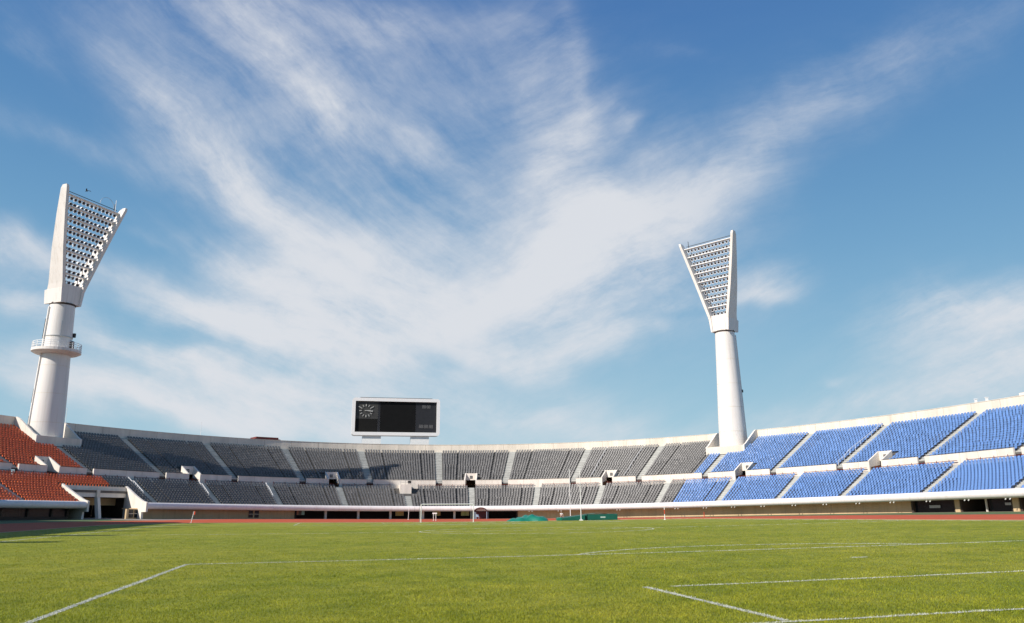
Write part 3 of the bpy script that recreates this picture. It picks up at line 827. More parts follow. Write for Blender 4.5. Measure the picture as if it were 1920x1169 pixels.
    mb.bar(rim_pt(q0, 13, .12), rim_pt(q0, zt - .5, .12), .32); mb.build('cable_duct', M['tower'], root)
    for za, zb in ((16.6, 18.6), (21.0, 23.6), (27.4, 29.6)) if ring else ():
        mb = MB(); mb.bar(rim_pt(q0 + .075, za, .14), rim_pt(q0 + .075, zb, .14), .2); mb.build('duct_opening', M['dsteel'], root)
    if ring:
        zr = 30.7
        mb = MB(); n_ = 40
        pr = [(2.5, zr - .5), (3.6, zr - .35), (4.15, zr - .05), (4.15, zr + .45), (2.5, zr + .45)]
        P = np.array([[tuple(Pt(r*math.cos(q), r*math.sin(q), z)) for r, z in pr] for q in np.linspace(0, 2*math.pi, n_ + 1)]); mb.grid(P)
        g_ = mb.build('gallery', M['tower2'], root)
        mb = MB()
        for z in (zr + .9, zr + 1.3, zr + 1.65):
            for k in range(n_):
                qa, qb = 2*math.pi*k/n_, 2*math.pi*(k+1)/n_; mb.bar(Pt(4.05*math.cos(qa), 4.05*math.sin(qa), z), Pt(4.05*math.cos(qb), 4.05*math.sin(qb), z), .08)
        for k in range(0, n_, 2):
            qa = 2*math.pi*k/n_; mb.bar(Pt(4.05*math.cos(qa), 4.05*math.sin(qa), zr + .4), Pt(4.05*math.cos(qa), 4.05*math.sin(qa), zr + 1.65), .07)
        mb.build('railing', M['white'], g_)
        mb = MB(); mb.bar(rim_pt(q1, zr + .5, .06), rim_pt(q1, zr + 2.2, .06), .8); mb.build('door', M['dsteel'], root)
        mb = MB()
        for k in range(n_):
            qa, qb = 2*math.pi*k/n_, 2*math.pi*(k+1)/n_; mb.bar(rim_pt(qa, zr + 2.9, .05), rim_pt(qb, zr + 2.9, .05), .1)
        mb.build('cable_band', M['steel'], root)
        mb = MB(); mb.box(rim_pt(q1 - .35, zr + 3.5, .25), (.35, .5, .8), t, f); mb.build('junction_box', M['dsteel'], root)
        mb = MB()
        for e in (.45, .75): mb.bar(rim_pt(q1 + 1.05, zr + 2.6, e), rim_pt(q1 + 1.05, zr + 5.6, e), .09)
        mb.bar(rim_pt(q1 + 1.05, zr + 2.7, 0), rim_pt(q1 + 1.05, zr + 2.7, .75), .08); mb.bar(rim_pt(q1 + 1.05, zr + 5.2, 0), rim_pt(q1 + 1.05, zr + 5.2, .75), .08)
        mb.build('ladder', M['steel'], root)
        mb = MB(); q2 = q0 + .28
        mb.bar(rim_pt(q2, zr + 2.5, .15), rim_pt(q2, zr + 6.2, .15), .25); mb.build('cable_tray', M['dsteel'], root)
        # thin hoop and rod aerials on the head
        mb = MB(); zc = z3 + .2
        for k in range(14):
            a0, a1 = math.pi*k/14, math.pi*(k+1)/14
            mb.bar(Pt(3.4 - 1.6*math.cos(a0), 4.2, zc + 1.7*math.sin(a0)), Pt(3.4 - 1.6*math.cos(a1), 4.2, zc + 1.7*math.sin(a1)), .05)
        mb.build('aerial', M['steel'], root); mb = MB()
        mb.bar(Pt(5.4, 4.2, zc - .6), Pt(5.4, 4.2, zc + 1.9), .07); mb.build('aerial', M['steel'], root)
    else:
        mb = MB(); mb.box(rim_pt(q0, 26.5, .3), (.3, .4, .6), t, f); mb.build('junction_box', M['dsteel'], root)
    return root
tower(-56.2, 'white floodlight tower with a railed ring gallery, behind red and dark grey seats', True, (math.radians(196), math.radians(62)))
tower(57.25, 'smooth white floodlight tower without a gallery, between grey and blue seats', False, (math.radians(-42), 0))

# ------------------------------------------------------------------ scoreboard
def uv3(du, dv, z):
    x, y = w(CU + du, CV + EB + dv); return Vector((x, y, z))
SX, SVv = Vector((CT, ST, 0)), Vector((-ST, CT, 0))
sb = empty('scoreboard', uv3(-1.2, 34, -.3)); tag(sb, 'large dark scoreboard with round clock in a white rounded frame on two legs', 'scoreboard')
W_, H_, zc, dc = 22.6, 9.6, 25.25, -1.0
def SBP(a, d, z): return uv3(-1.0 + a, 34 + d, zc + z - .34)
def rounded(hw, hh, r, n=6):
    pts = []
    for cx, cz, a0 in ((hw - r, hh - r, 0), (-hw + r, hh - r, 90), (-hw + r, -hh + r, 180), (hw - r, -hh + r, 270)):
        for k in range(n + 1): a = math.radians(a0 + 90*k/n); pts.append((cx + r*math.cos(a), cz + r*math.sin(a)))
    return pts
mb = MB(); o_ = rounded(W_/2, H_/2, .75); i_ = rounded(W_/2 - .84, H_/2 - .84, .05); n = len(o_)
for k in range(n):
    j = (k + 1) % n
    of, ob, inf = lambda q: SBP(o_[q][0], -1.3, o_[q][1]), lambda q: SBP(o_[q][0], 1.4, o_[q][1]), lambda q: SBP(i_[q][0], -1.3, i_[q][1])
    inb = lambda q: SBP(i_[q][0], -.8, i_[q][1])
    mb.face((of(k), of(j), inf(j), inf(k))); mb.face((ob(k), ob(j), of(j), of(k))); mb.face((inf(k), inf(j), inb(j), inb(k)))
mb.face([SBP(p[0], 1.4, p[1]) for p in o_]); mb.build('frame', M['white'], sb)
mb = MB(); mb.box(SBP(0, 0, H_/2 + .1), (18.6, 1.6, .18), SX, SVv); mb.build('top_cap', M['dsteel'], sb)
def panel(name, a0, a1, z0, z1, m, d=-.78, th=.06, parent=None):
    mb = MB(); mb.box(SBP((a0 + a1)/2, d, (z0 + z1)/2), (a1 - a0, th, z1 - z0), SX, SVv); return mb.build(name, m, parent or sb)
hw, hh = W_/2 - .84, H_/2 - .84
scr = panel('display_screen', -4.15, 5.0, -hh, hh, M['screen'])
lp = panel('side_panel', -hw, -4.75, -hh, -.55, M['clockface']); panel('divider', -4.74, -4.16, -hh, hh, M['screen2'])
ck = panel('clock', -hw, -4.75, -.54, hh, M['clockglow'])
rp_ = panel('result_panel', 5.01, hw, -hh, hh, M['screen2'])
cx, cz = -7.75, 1.5
for k in range(12):
    mb = MB(); a = math.radians(30*k); ca, sa_ = math.sin(a), math.cos(a); L0, L1 = 1.15, 1.72
    if k in (2, 10): L1 = 2.2
    mb.bar(SBP(cx + L0*ca, -.86, cz + L0*sa_*.98), SBP(cx + L1*ca, -.86, cz + L1*sa_*.98), .2)
    mb.build('hour_mark', M['tick'], ck)
mb = MB(); mb.bar(SBP(cx - .35, -.9, cz), SBP(cx + 1.25, -.9, cz + .08), .22); mb.build('hour_hand', M['tick'], ck)
mb = MB(); mb.bar(SBP(cx - .3, -.94, cz + .06), SBP(cx + 1.75, -.94, cz - .25), .15); mb.build('minute_hand', M['tick'], ck)
def eights(cx, cz, txt, h, wd):
    mb = MB(); x = cx - sum(wd if c == '8' else wd*.4 for c in txt)/2
    for c in txt:
        if c == '8':
            a0, a1 = x + wd*.12, x + wd*.82
            for z in (-h/2, 0, h/2): mb.box(SBP((a0+a1)/2, -.86, cz + z), (a1 - a0, .04, h*.13), SX, SVv)
            for a in (a0, a1):
                for z in (-h/4, h/4): mb.box(SBP(a, -.86, cz + z), (wd*.16, .04, h*.36), SX, SVv)
            x += wd
        else:
            for z in ((-h/4, h/4) if c == ':' else (-h/2,)): mb.box(SBP(x + wd*.15, -.86, cz + z), (wd*.16, .04, h*.13), SX, SVv)
            x += wd*.4
    mb.build('digits', M['digit'], rp_)
eights(7.75, 2.75, '88:88', .68, .5); eights(7.75, -2.35, '88:88.88', .72, .54)
for a in (-6.15, 6.2):
    mb = MB(); mb.box(uv3(-1.0 + a, 34, 9.9), (4.75, 1.6, 20.5), SX, SVv); mb.build('leg', M['white'], sb)

# little red roofed cabin behind the rim
s0_, s1_ = -22.6, -18.5
hb = empty('cabin', B(-20.6, 31.5, 0)); tag(hb, 'small cabin with a flat red brown roof behind the stadium rim', 'cabin')
mb = MB(); mb.sbox(s0_ + .25, s1_ - .25, 29.6, 33.5, 0, 17.75, step=2); mb.build('wall', M['rim'], hb)
mb = MB(); mb.sbox(s0_ + .1, s1_ - .1, 29.2, 33.9, 17.76, 18.12, step=2); mb.sbox(s0_ + .35, s1_ - .35, 29.5, 33.5, 18.12, 18.55, step=2); mb.build('roof', M['redroof'], hb)
for s, z, lb in ((-31.2, 20.6, 'thin white pole on the rim above dark grey seats, left of the cabin'), (-52.0, 20.5, 'thin white pole on the rim right beside the gallery tower')):
    p = B(s, RR + .6, 0); mb = MB(); mb.tube(Vector((p.x, p.y, 0)), Vector((p.x, p.y, z + p.z)), .06, .035, 8); mb.tube(Vector((p.x, p.y, z + p.z)), Vector((p.x, p.y, z + p.z + .12)), .07, .07, 8)
    o = mb.build('rim_pole', M['white']); tag(o, lb, 'pole')
for s, lb in ((97.0, 'short white post on the blue stand rim, left one of a pair'), (98.6, 'short white post on the blue stand rim, right one of a pair')):
    p = B(s, RR + .17, ZR + .09); mb = MB(); mb.box(p + Vector((0, 0, .25)), (.3, .3, .5)); mb.box(p + Vector((0, 0, .56)), (.42, .42, .12)); o = mb.build('rim_post', M['white']); tag(o, lb, 'post')
rb = empty('roof_unit', B(104.2, RR + 1.6, ZR)); tag(rb, 'low cream box with a grey sloped end on the blue stand rim', 'box')
mb = MB(); mb.sbox(103.0, 105.4, RR + .45, RR + 2.6, ZR - 3, ZR + .55); mb.build('housing', M['cream'], rb)
mb = MB(); mb.sbox(101.6, 102.98, RR + .45, RR + 2.6, ZR - 3, ZR + .25); mb.build('end_cover', M['steel'], rb)

# ------------------------------------------------------------------ things on the field
def up(u, v, z): q = G(u, v); return Vector((q.x, q.y, q.z + .03 + z))
goal = empty('football_goal', up(CU, VE, 0)); tag(goal, 'white football goal at the far end of the pitch', 'goal')
for sg in (-1, 1):
    mb = MB(); mb.tube(up(CU + sg*3.72, VE, 0), up(CU + sg*3.72, VE, 2.5), .065, n=10); mb.build('post', M['white'], goal, True)
    mb = MB(); mb.tube(up(CU + sg*3.72, VE + 2., 0), up(CU + sg*3.72, VE + 2., 2.2), .028, n=6); mb.bar(up(CU + sg*3.72, VE + .05, 2.44), up(CU + sg*3.72, VE + 2., 2.2), .03); mb.build('net_stay', M['steel'], goal)
mb = MB(); mb.tube(up(CU - 3.66, VE, 2.5), up(CU + 3.66, VE, 2.5), .065, n=10); mb.build('crossbar', M['white'], goal, True)

def flat_mat(name, u0, u1, v0, v1, h, label):
    pass
pv = empty('landing_mat', up(37, 122.5, 0)); tag(pv, 'dark green jumping mat with sloped front pad left of its block', 'landing mat')
def matbox(name, pts_lo, pts_hi, m, parent, bev=.06):
    mb = MB(); mb.hexa(pts_lo + pts_hi); o = mb.build(name, m, parent)
    bv = o.modifiers.new('bev', 'BEVEL'); bv.width = bev; bv.segments = 2; return o
Xf, Yf = Vector((1, 0, 0)), Vector((0, 1, 0))
def wp(x, y, z): return Vector((x, y, float(gz(x, y)) + .03 + z))
# block and wedge lie square to the camera line of the photograph's far touch line
yb = 121.5
o = matbox('main_block', [wp(10.9, yb, 0), wp(15.6, yb, 0), wp(15.6, yb + 5.5, 0), wp(10.9, yb + 5.5, 0)], [wp(10.9, yb, .86), wp(15.6, yb, .84), wp(15.6, yb + 5.5, .84), wp(10.9, yb + 5.5, .86)], M['dgreen'], pv)
mb = MB(); mb.box(wp(13.4, yb - .012, .42), (.75, .012, .2)); mb.build('logo', M['pale'], o)
mb = MB(); n = 14; P = np.zeros((n + 1, 9, 3))
for i in range(n + 1):
    for j in range(9):
        x = 10.95 + 4.6*i/n; y = yb + .1 + 5.3*j/8; P[i, j] = wp(x, y, .87 + .16*math.exp(-((x - 12.6)/1.2)**2)*(1 - (j/8 - .4)**2) + .02*math.sin(i*1.7 + j))
mb.grid(P); mb.build('top_cover', M['green'], pv, True)
matbox('front_pad', [wp(7.3, yb - .2, 0), wp(10.75, yb - .2, 0), wp(10.75, yb + 3.4, 0), wp(7.3, yb + 3.4, 0)], [wp(7.3, yb - .2, .38), wp(10.75, yb - .2, .8), wp(10.75, yb + 3.4, .85), wp(7.3, yb + 3.4, .5)], M['dgreen'], pv)
matbox('front_pad', [wp(6.5, yb + .1, 0), wp(7.28, yb + .1, 0), wp(7.28, yb + 3.2, 0), wp(6.5, yb + 3.2, 0)], [wp(6.5, yb + .1, .4), wp(7.28, yb + .1, .46), wp(7.28, yb + 3.2, .5), wp(6.5, yb + 3.2, .42)], M['green'], pv)
# tarpaulin heap
tp = MB(); nx_, ny_ = 40, 22; P = np.zeros((nx_, ny_, 3)); r1 = random.Random(3)
ph = [r1.uniform(0, 6.28) for _ in range(8)]
for i in range(nx_):
    for j in range(ny_):
        a, b = i/(nx_ - 1)*2 - 1, j/(ny_ - 1)*2 - 1
        e = max(0, 1 - abs(a)**3.2)*max(0, 1 - abs(b)**4)
        z = .86*e**.55*(.72 + .28*math.tanh((a + .25)*2.0)) + .11*e*(math.sin(6*a + 2*b + ph[0]) + .8*math.sin(13*a - 3*b + ph[1]) + .5*math.sin(5*b + 9*a + ph[2]))
        x = 2.05 + 3.05*a*(1 + .04*math.sin(5*b + ph[3])); y = 122.4 + 2.4*b*(1 + .06*math.sin(6*a + ph[4]))
        P[i, j] = wp(x, y, max(0.0, z))
tp.grid(P); o = tp.build('tarpaulin', M['green'], None, True); tag(o, 'crumpled green tarpaulin lying over a low mat beside the track', 'tarpaulin')

def upright(x, y, h, label):
    o = empty('jump_upright', wp(x, y, 0)); tag(o, label, 'upright')
    mb = MB(); mb.tube(wp(x, y, .1), wp(x, y, h), .062, .05, 8); mb.build('pole', M['white'], o)
    mb = MB(); mb.box(wp(x, y, .06), (.5, .9, .12)); mb.build('base', M['white'], o)
    mb = MB(); mb.box(wp(x + .06, y, h*.72), (.16, .16, .3)); mb.build('bar_clamp', M['steel'], o)
upright(10.05, 120.7, 7.2, 'tall white jump upright standing in front of the green mats')
upright(9.0, 128.2, 7.9, 'tall white jump upright rising from behind the sloped green mat')

# person sitting on the far edge of the sloped pad
def person():
    x, y = 7.4, 124.4; z0 = .5
    root = empty('person', wp(x, y, z0)); tag(root, 'person in a white shirt sitting behind the low end of the green mat', 'person')
    def skin_chain(name, verts, edges, rad, m, sub=1):
        me = bpy.data.meshes.new(name); me.from_pydata([tuple(wp(x, y, z0) + Vector(q)) for q in verts], edges, [])
        o = link(name, me, root); me.materials.append(m)
        sk = o.modifiers.new('skin', 'SKIN'); 
        for k, r in enumerate(rad): me.skin_vertices[0].data[k].radius = (r, r)
        me.skin_vertices[0].data[0].use_root = True
        sk.use_smooth_shade = True; sb_ = o.modifiers.new('sub', 'SUBSURF'); sb_.levels = sub; sb_.render_levels = sub
        return o
    hands = []
    V = [(0, 0, .1), (-.02, .02, .32), (-.04, .02, .5), (-.05, 0, .58), (-.06, -.03, .70), (-.06, -.04, .80),
         (-.2, 0, .5), (-.25, -.08, .26), (-.18, -.26, .14), (.12, 0, .5), (.2, -.06, .27), (.16, -.24, .12),
         (-.1, -.05, .08), (-.14, -.42, .1), (-.16, -.5, -.34), (-.17, -.62, -.4), (.1, -.05, .08), (.16, -.42, .12), (.2, -.52, -.34), (.22, -.64, -.4)]
    Ed = [(0, 1), (1, 2), (2, 3), (3, 4), (4, 5), (2, 6), (6, 7), (7, 8), (2, 9), (9, 10), (10, 11), (0, 12), (12, 13), (13, 14), (14, 15), (0, 16), (16, 17), (17, 18), (18, 19)]
    R = [.13, .14, .13, .06, .095, .08, .065, .045, .035, .065, .045, .035, .09, .07, .045, .035, .09, .07, .045, .035]
    for base, sg in ((8, -1), (11, 1)):               # four fingers and a thumb
        bx = Vector(V[base])
        for k in range(5):
            off = Vector(((k - 1.5)*.022, -.05, -.01)) if k < 4 else Vector((-.05*sg, -.02, .0))
            i = len(V); V.append(tuple(bx + off)); R.append(.011)
            V.append(tuple(bx + off + (Vector((0, -.04 - .006*(k % 3), -.02)) if k < 4 else Vector((-.01*sg, -.03, -.01))))); R.append(.008)
            Ed += [(base, i), (i, i + 1)]
    skin_chain('body', V, Ed, R, M['skin'])
    skin_chain('shirt', [(0, 0, .08), (-.02, .02, .32), (-.04, .02, .5), (-.2, 0, .5), (-.23, -.05, .36), (.12, 0, .5), (.17, -.04, .37), (-.048, .005, .56)], [(0, 1), (1, 2), (2, 3), (3, 4), (2, 5), (5, 6), (2, 7)], [.155, .165, .15, .09, .075, .09, .075, .075], M['shirt'])
    skin_chain('shorts', [(0, 0, .08), (-.1, -.05, .08), (-.135, -.34, .1), (.1, -.05, .08), (.15, -.34, .11)], [(0, 1), (1, 2), (0, 3), (3, 4)], [.15, .11, .09, .11, .09], M['shorts'])
    skin_chain('hair', [(-.06, -.01, .77), (-.06, -.02, .83)], [(0, 1)], [.09, .08], M['hair'])
    return root
person()

def shelter():
    o = empty('team_shelter', uv3(.1, -3.2, 0)); P0 = (19.2 - .9)
    x0 = 0
    tag(o, 'arched maroon canopy shelter with a pale chair inside, by the far wall', 'shelter')
    def Q(a, d, z): q = w(33.2 - 3.0 + a, 168.2 - .4 + d); return Vector((q[0], q[1], float(gz(*q)) + z))
    o.location = Q(0, 0, 0); bpy.context.view_layer.update()
    mb = MB(); prof = [(1.3*math.cos(q), 1.45 + .85*math.sin(q)) for q in np.linspace(0, math.pi, 15)]
    prof_o = [(1.38*math.cos(q), 1.45 + .93*math.sin(q)) for q in np.linspace(math.pi, 0, 15)]
    R = prof + prof_o
    mb.sweep(np.array([[tuple(Q(a + d*.35, d, z)) for a, z in R] for d in (0, 1.7)])); mb.build('canopy', M['maroon'], o)
    for a, d in ((-1.33, 0), (1.33, 0), (-1.33 + .6, 1.7), (1.33 + .6, 1.7)):
        mb = MB(); mb.bar(Q(a, d, 0), Q(a, d, 1.5), .09); mb.build('post', M['bluewhite'], o)
    mb = MB(); mb.face([Q(a + .62, 1.72, z) for a, z in prof] + [Q(-1.3 + .62, 1.72, .05), Q(1.3 + .62, 1.72, .05)]); mb.build('rear_panel', M['maroon'], o)
    ch = empty('chair', Q(-.55, .5, 0)); tag(ch, 'pale blue plastic chair under the arched maroon canopy', 'chair')
    mb = MB(); mb.box(Q(-.55, .5, .45), (.6, .5, .06), SX, SVv); mb.build('seat', M['bluewhite'], ch)
    mb = MB(); mb.box(Q(-.55, .78, .72), (.6, .06, .5), SX, SVv); mb.build('backrest', M['bluewhite'], ch)
    for a in (-.26, .26):
        for d in (.28, .72):
            mb = MB(); mb.bar(Q(-.55 + a, d, 0), Q(-.55 + a, d, .43), .05); mb.build('leg', M['bluewhite'], ch)
shelter()

def ground_px(px, py, dist):                          # plan point at a known distance along a compass bearing
    k = (px - 960)/1467; return k*dist*.97, dist
hd = empty('hurdle', wp(-13.1, 134, 0)); tag(hd, 'small white hurdle standing on the red track behind the goal', 'hurdle')
for k in (-.2, .2):
    mb = MB(); mb.bar(wp(-13.1 + k, 134, 0), wp(-13.1 + k, 134, 1.15), .07); mb.bar(wp(-13.1 + k, 133.6, .03), wp(-13.1 + k, 134.1, .03), .06); mb.build('leg', M['white'], hd)
mb = MB(); mb.box(wp(-13.1, 134, 1.22), (.75, .06, .2)); mb.build('bar', M['white'], hd)

def pole(name, x, y, h, m, lb, r=.05, lean=(0, 0), cat='pole'):
    o = empty(name, wp(x, y, 0)); tag(o, lb, cat)
    mb = MB(); mb.tube(wp(x, y, 0), wp(x, y, h) + Vector((lean[0], lean[1], 0)), r, r*.9, 8); mb.build('pole', m, o)
    mb = MB(); mb.tube(wp(x, y, 0), wp(x, y, .05), r*3, r*2.5, 10); mb.build('base', m, o); return o
pole('marker_pole', -20.6, 158, 2.35, M['white'], 'thin white marker pole on the far track left of the goal', .045, (.12, 0))
p = pole('marker_pole', 21.0, 112.5, 1.75, M['white'], 'white and orange marker pole right of the green mats', .055)
mb = MB(); mb.tube(wp(21.0, 112.5, .75), wp(21.0, 112.5, 1.35), .062, n=8); mb.build('orange_band', M['orange'], p)
pole('marker_post', 33.2, 141, .78, M['orange'], 'short red post by the track in front of the ochre wall', .07, (0, 0), 'post')
cx_, cy_ = w(CU - HU - .1, VE + .3)
cf = empty('corner_flag', wp(cx_, cy_, 0)); tag(cf, 'orange corner flag on a leaning white pole at the far left corner', 'corner flag')
mb = MB(); mb.tube(wp(cx_, cy_, 0), wp(cx_, cy_, 1.5) + Vector((.28, 0, 0)), .04, n=8); mb.build('pole', M['white'], cf)
mb = MB(); mb.hexa([wp(cx_, cy_, z) + Vector((dx, dy, 0)) for z, dx, dy in ((1.12, .2, -.012), (1.05, .42, -.012), (1.05, .42, .012), (1.12, .2, .012), (1.52, .28, -.012), (1.46, .46, -.012), (1.46, .46, .012), (1.52, .28, .012))]); mb.build('flag', M['orange'], cf)

# posters hanging in the open bays
def poster(s, wd, z0, z1, cols, lb):
    o = empty('poster', B(s, 1.9, z0)); tag(o, lb, 'poster')
    t, n = frame(s); c = B(s, 1.9, (z0 + z1)/2); k = len(cols)
    mb = MB(); mb.box(c + n*.03, (wd + .05, .03, z1 - z0 + .05), t, n); mb.build('board', M['under'], o)
    for i, cc in enumerate(cols):
        mb = MB(); mb.box(c + t*(-wd/2 + wd*(i + .5)/k), (wd/k - .01, .028, z1 - z0), t, n)
        m = mat('poster_print', cc, .5, .35, 5.); mb.build('print', m, o)
poster(-22.3, 1.9, .8, 1.6, ((.5, .22, .12), (.12, .10, .08), (.35, .6, .52)), 'brick red and teal poster at the left end of the open bays')
poster(-1.9, 1.7, .7, 1.6, ((.5, .36, .12), (.55, .38, .1), (.5, .33, .1)), 'ochre yellow poster in the open bay left of the goal')
poster(5.7, 1.6, .7, 1.6, ((.28, .33, .2), (.35, .4, .08), (.45, .3, .1)), 'green and orange poster in the open bay above the hurdle')
poster(11.6, 1.7, .7, 1.6, ((.4, .42, .16), (.33, .4, .12), (.42, .42, .18)), 'pale green poster in the open bay behind the right goal post')

# bird above the left tower
def bird():
    p = Vector((-68.7, 118, 52.1)); mb = MB()
    mb.tube(p + Vector((-.25, 0, -.06)), p + Vector((.05, 0, 0)), .05, .1, 8); mb.tube(p + Vector((.05, 0, 0)), p + Vector((.3, 0, .05)), .1, .03, 8)
    o = mb.build('bird', M['feather'], None, True); tag(o, 'small dark bird flying just above the gallery tower', 'bird')
    for sg in (-1, 1):
        mb = MB(); a = [p + Vector((.08, sg*.06, .02)), p + Vector((-.12, sg*.06, .02)), p + Vector((-.1 + .12, sg*.4, .2)), p + Vector((.14 + .1, sg*.42, .22)), p + Vector((.34, sg*.75, .1))]
        for dz in (0,):
            mb.hexa([a[0] - Vector((0, 0, .02)), a[1] - Vector((0, 0, .02)), a[2] - Vector((0, 0, .02)), a[3] - Vector((0, 0, .02)), a[0], a[1], a[2], a[3]])
            mb.face((a[2], a[3], a[4]))
        mb.build('wing', M['feather'], o)
bird()

# roof of the main stand to the left, which throws the shade on the track
rf = empty('stand_roof', B(-150, 20, 24)); tag(rf, 'wide flat roof over the main stand beyond the left edge', 'roof')
ROOF_U, ROOF_V, ROOF_Z = -51.0, 105.0, 25.0
def RP3(u, v, z): x, y = w(u, v); return Vector((x, y, z))
mb = MB(); mb.hexa([RP3(-88, -60, ROOF_Z + 1), RP3(ROOF_U, -60, ROOF_Z), RP3(ROOF_U, ROOF_V, ROOF_Z), RP3(-88, ROOF_V, ROOF_Z + 1)] + [RP3(-88, -60, ROOF_Z + 1.6), RP3(ROOF_U, -60, ROOF_Z + .7), RP3(ROOF_U, ROOF_V, ROOF_Z + .7), RP3(-88, ROOF_V, ROOF_Z + 1.6)])
mb.build('deck', M['steel'], rf)
for k, v_ in enumerate(np.arange(-50, ROOF_V, 12.)):
    mb = MB(); mb.hexa([RP3(-88, v_, ROOF_Z + .9), RP3(ROOF_U + 5.5, v_, ROOF_Z - .1), RP3(ROOF_U + 5.5, v_ + 1.6, ROOF_Z - .1), RP3(-88, v_ + 1.6, ROOF_Z + .9)] + [RP3(-88, v_, ROOF_Z + 2.4), RP3(ROOF_U + 5.5, v_, ROOF_Z + .5), RP3(ROOF_U + 5.5, v_ + 1.6, ROOF_Z + .5), RP3(-88, v_ + 1.6, ROOF_Z + 2.4)])
    mb.build('rafter', M['steel'], rf)
    mb = MB(); mb.bar(RP3(-77, v_ + .45, 0), RP3(-77, v_ + .45, ROOF_Z + .9), .7); mb.build('post', M['steel'], rf)

# ------------------------------------------------------------------ light, sky, camera
SUN_EL = math.radians(36.6); SUN_DIR = Vector((math.sin(math.radians(230.5)), math.cos(math.radians(230.5)), 0))      # towards the sun, in plan
sd = Vector((SUN_DIR.x*math.cos(SUN_EL), SUN_DIR.y*math.cos(SUN_EL), math.sin(SUN_EL)))
sun = bpy.data.lights.new('sun', 'SUN'); sun.energy = 5.0; sun.angle = math.radians(.53); sun.color = (1, .93, .84)
so = bpy.data.objects.new('sun', sun); C.objects.link(so); so.rotation_euler = (-sd).to_track_quat('-Z', 'Y').to_euler(); so.location = (-60, -60, 90)

world = bpy.data.worlds.new('World'); scene.world = world; world.use_nodes = True
nt = world.node_tree; N = nt.nodes; L = nt.links; N.clear()
out = N.new('ShaderNodeOutputWorld'); bg = N.new('ShaderNodeBackground'); bg.inputs['Strength'].default_value = .088
L.new(bg.outputs[0], out.inputs['Surface'])
sky = N.new('ShaderNodeTexSky'); sky.sky_type = 'NISHITA'; sky.sun_disc = False; sky.sun_elevation = SUN_EL
sky.sun_rotation = math.atan2(SUN_DIR.x, SUN_DIR.y); sky.air_density = 1.0; sky.dust_density = .2; sky.ozone_density = 1.8; sky.altitude = 100
tc = N.new('ShaderNodeTexCoord')
def vmath(op, a, b=None):
    n = N.new('ShaderNodeVectorMath'); n.operation = op
    for i, q in enumerate((a, b)):
        if q is None: continue
        if isinstance(q, (tuple, list)): n.inputs[i].default_value = q
        else: L.new(q, n.inputs[i])
    return n
def m(op, a, b=None, c=None, clamp=False):
    n = N.new('ShaderNodeMath'); n.operation = op; n.use_clamp = clamp
    for i, q in enumerate((a, b, c)):
        if q is None: continue
        if isinstance(q, (int, float)): n.inputs[i].default_value = q
        else: L.new(q, n.inputs[i])
    return n.outputs[0]
D = tc.outputs['Generated']
# tangent-plane coordinates of the sky about one fixed bearing, so each cloud bank has its place in the sky
sx = vmath('DOT_PRODUCT', D, tuple(CR)).outputs['Value']; sy_ = vmath('DOT_PRODUCT', D, tuple(CUP)).outputs['Value']
sz = m('MAXIMUM', vmath('DOT_PRODUCT', D, tuple(CF)).outputs['Value'], .08)
qx = m('DIVIDE', sx, sz); qy = m('DIVIDE', sy_, sz)
cmb = N.new('ShaderNodeCombineXYZ'); L.new(qx, cmb.inputs[0]); L.new(qy, cmb.inputs[1])
def noise(vec, scale, det=6, rough=.6, rot=0., st=(1, 1, 1), dist=0., w_=0):
    mp = N.new('ShaderNodeMapping'); mp.vector_type = 'TEXTURE'; mp.inputs['Rotation'].default_value = (0, 0, rot); mp.inputs['Scale'].default_value = st
    mp.inputs['Location'].default_value = (w_*.37, w_*.71, 0)
    L.new(vec, mp.inputs['Vector'])
    n = N.new('ShaderNodeTexNoise'); n.inputs['Scale'].default_value = scale; n.inputs['Detail'].default_value = det; n.inputs['Roughness'].default_value = rough; n.inputs['Distortion'].default_value = dist
    L.new(mp.outputs[0], n.inputs['Vector']); return n
wn = noise(cmb.outputs[0], 3.2, 4, .55)
off = vmath('SCALE', vmath('SUBTRACT', wn.outputs['Color'], (.5, .5, .5)).outputs[0]); off.inputs['Scale'].default_value = .13
wn2 = noise(cmb.outputs[0], 11, 3, .55, w_=3)
off2 = vmath('SCALE', vmath('SUBTRACT', wn2.outputs['Color'], (.5, .5, .5)).outputs[0]); off2.inputs['Scale'].default_value = .03
wc = vmath('ADD', vmath('ADD', cmb.outputs[0], off.outputs[0]).outputs[0], off2.outputs[0]).outputs[0]
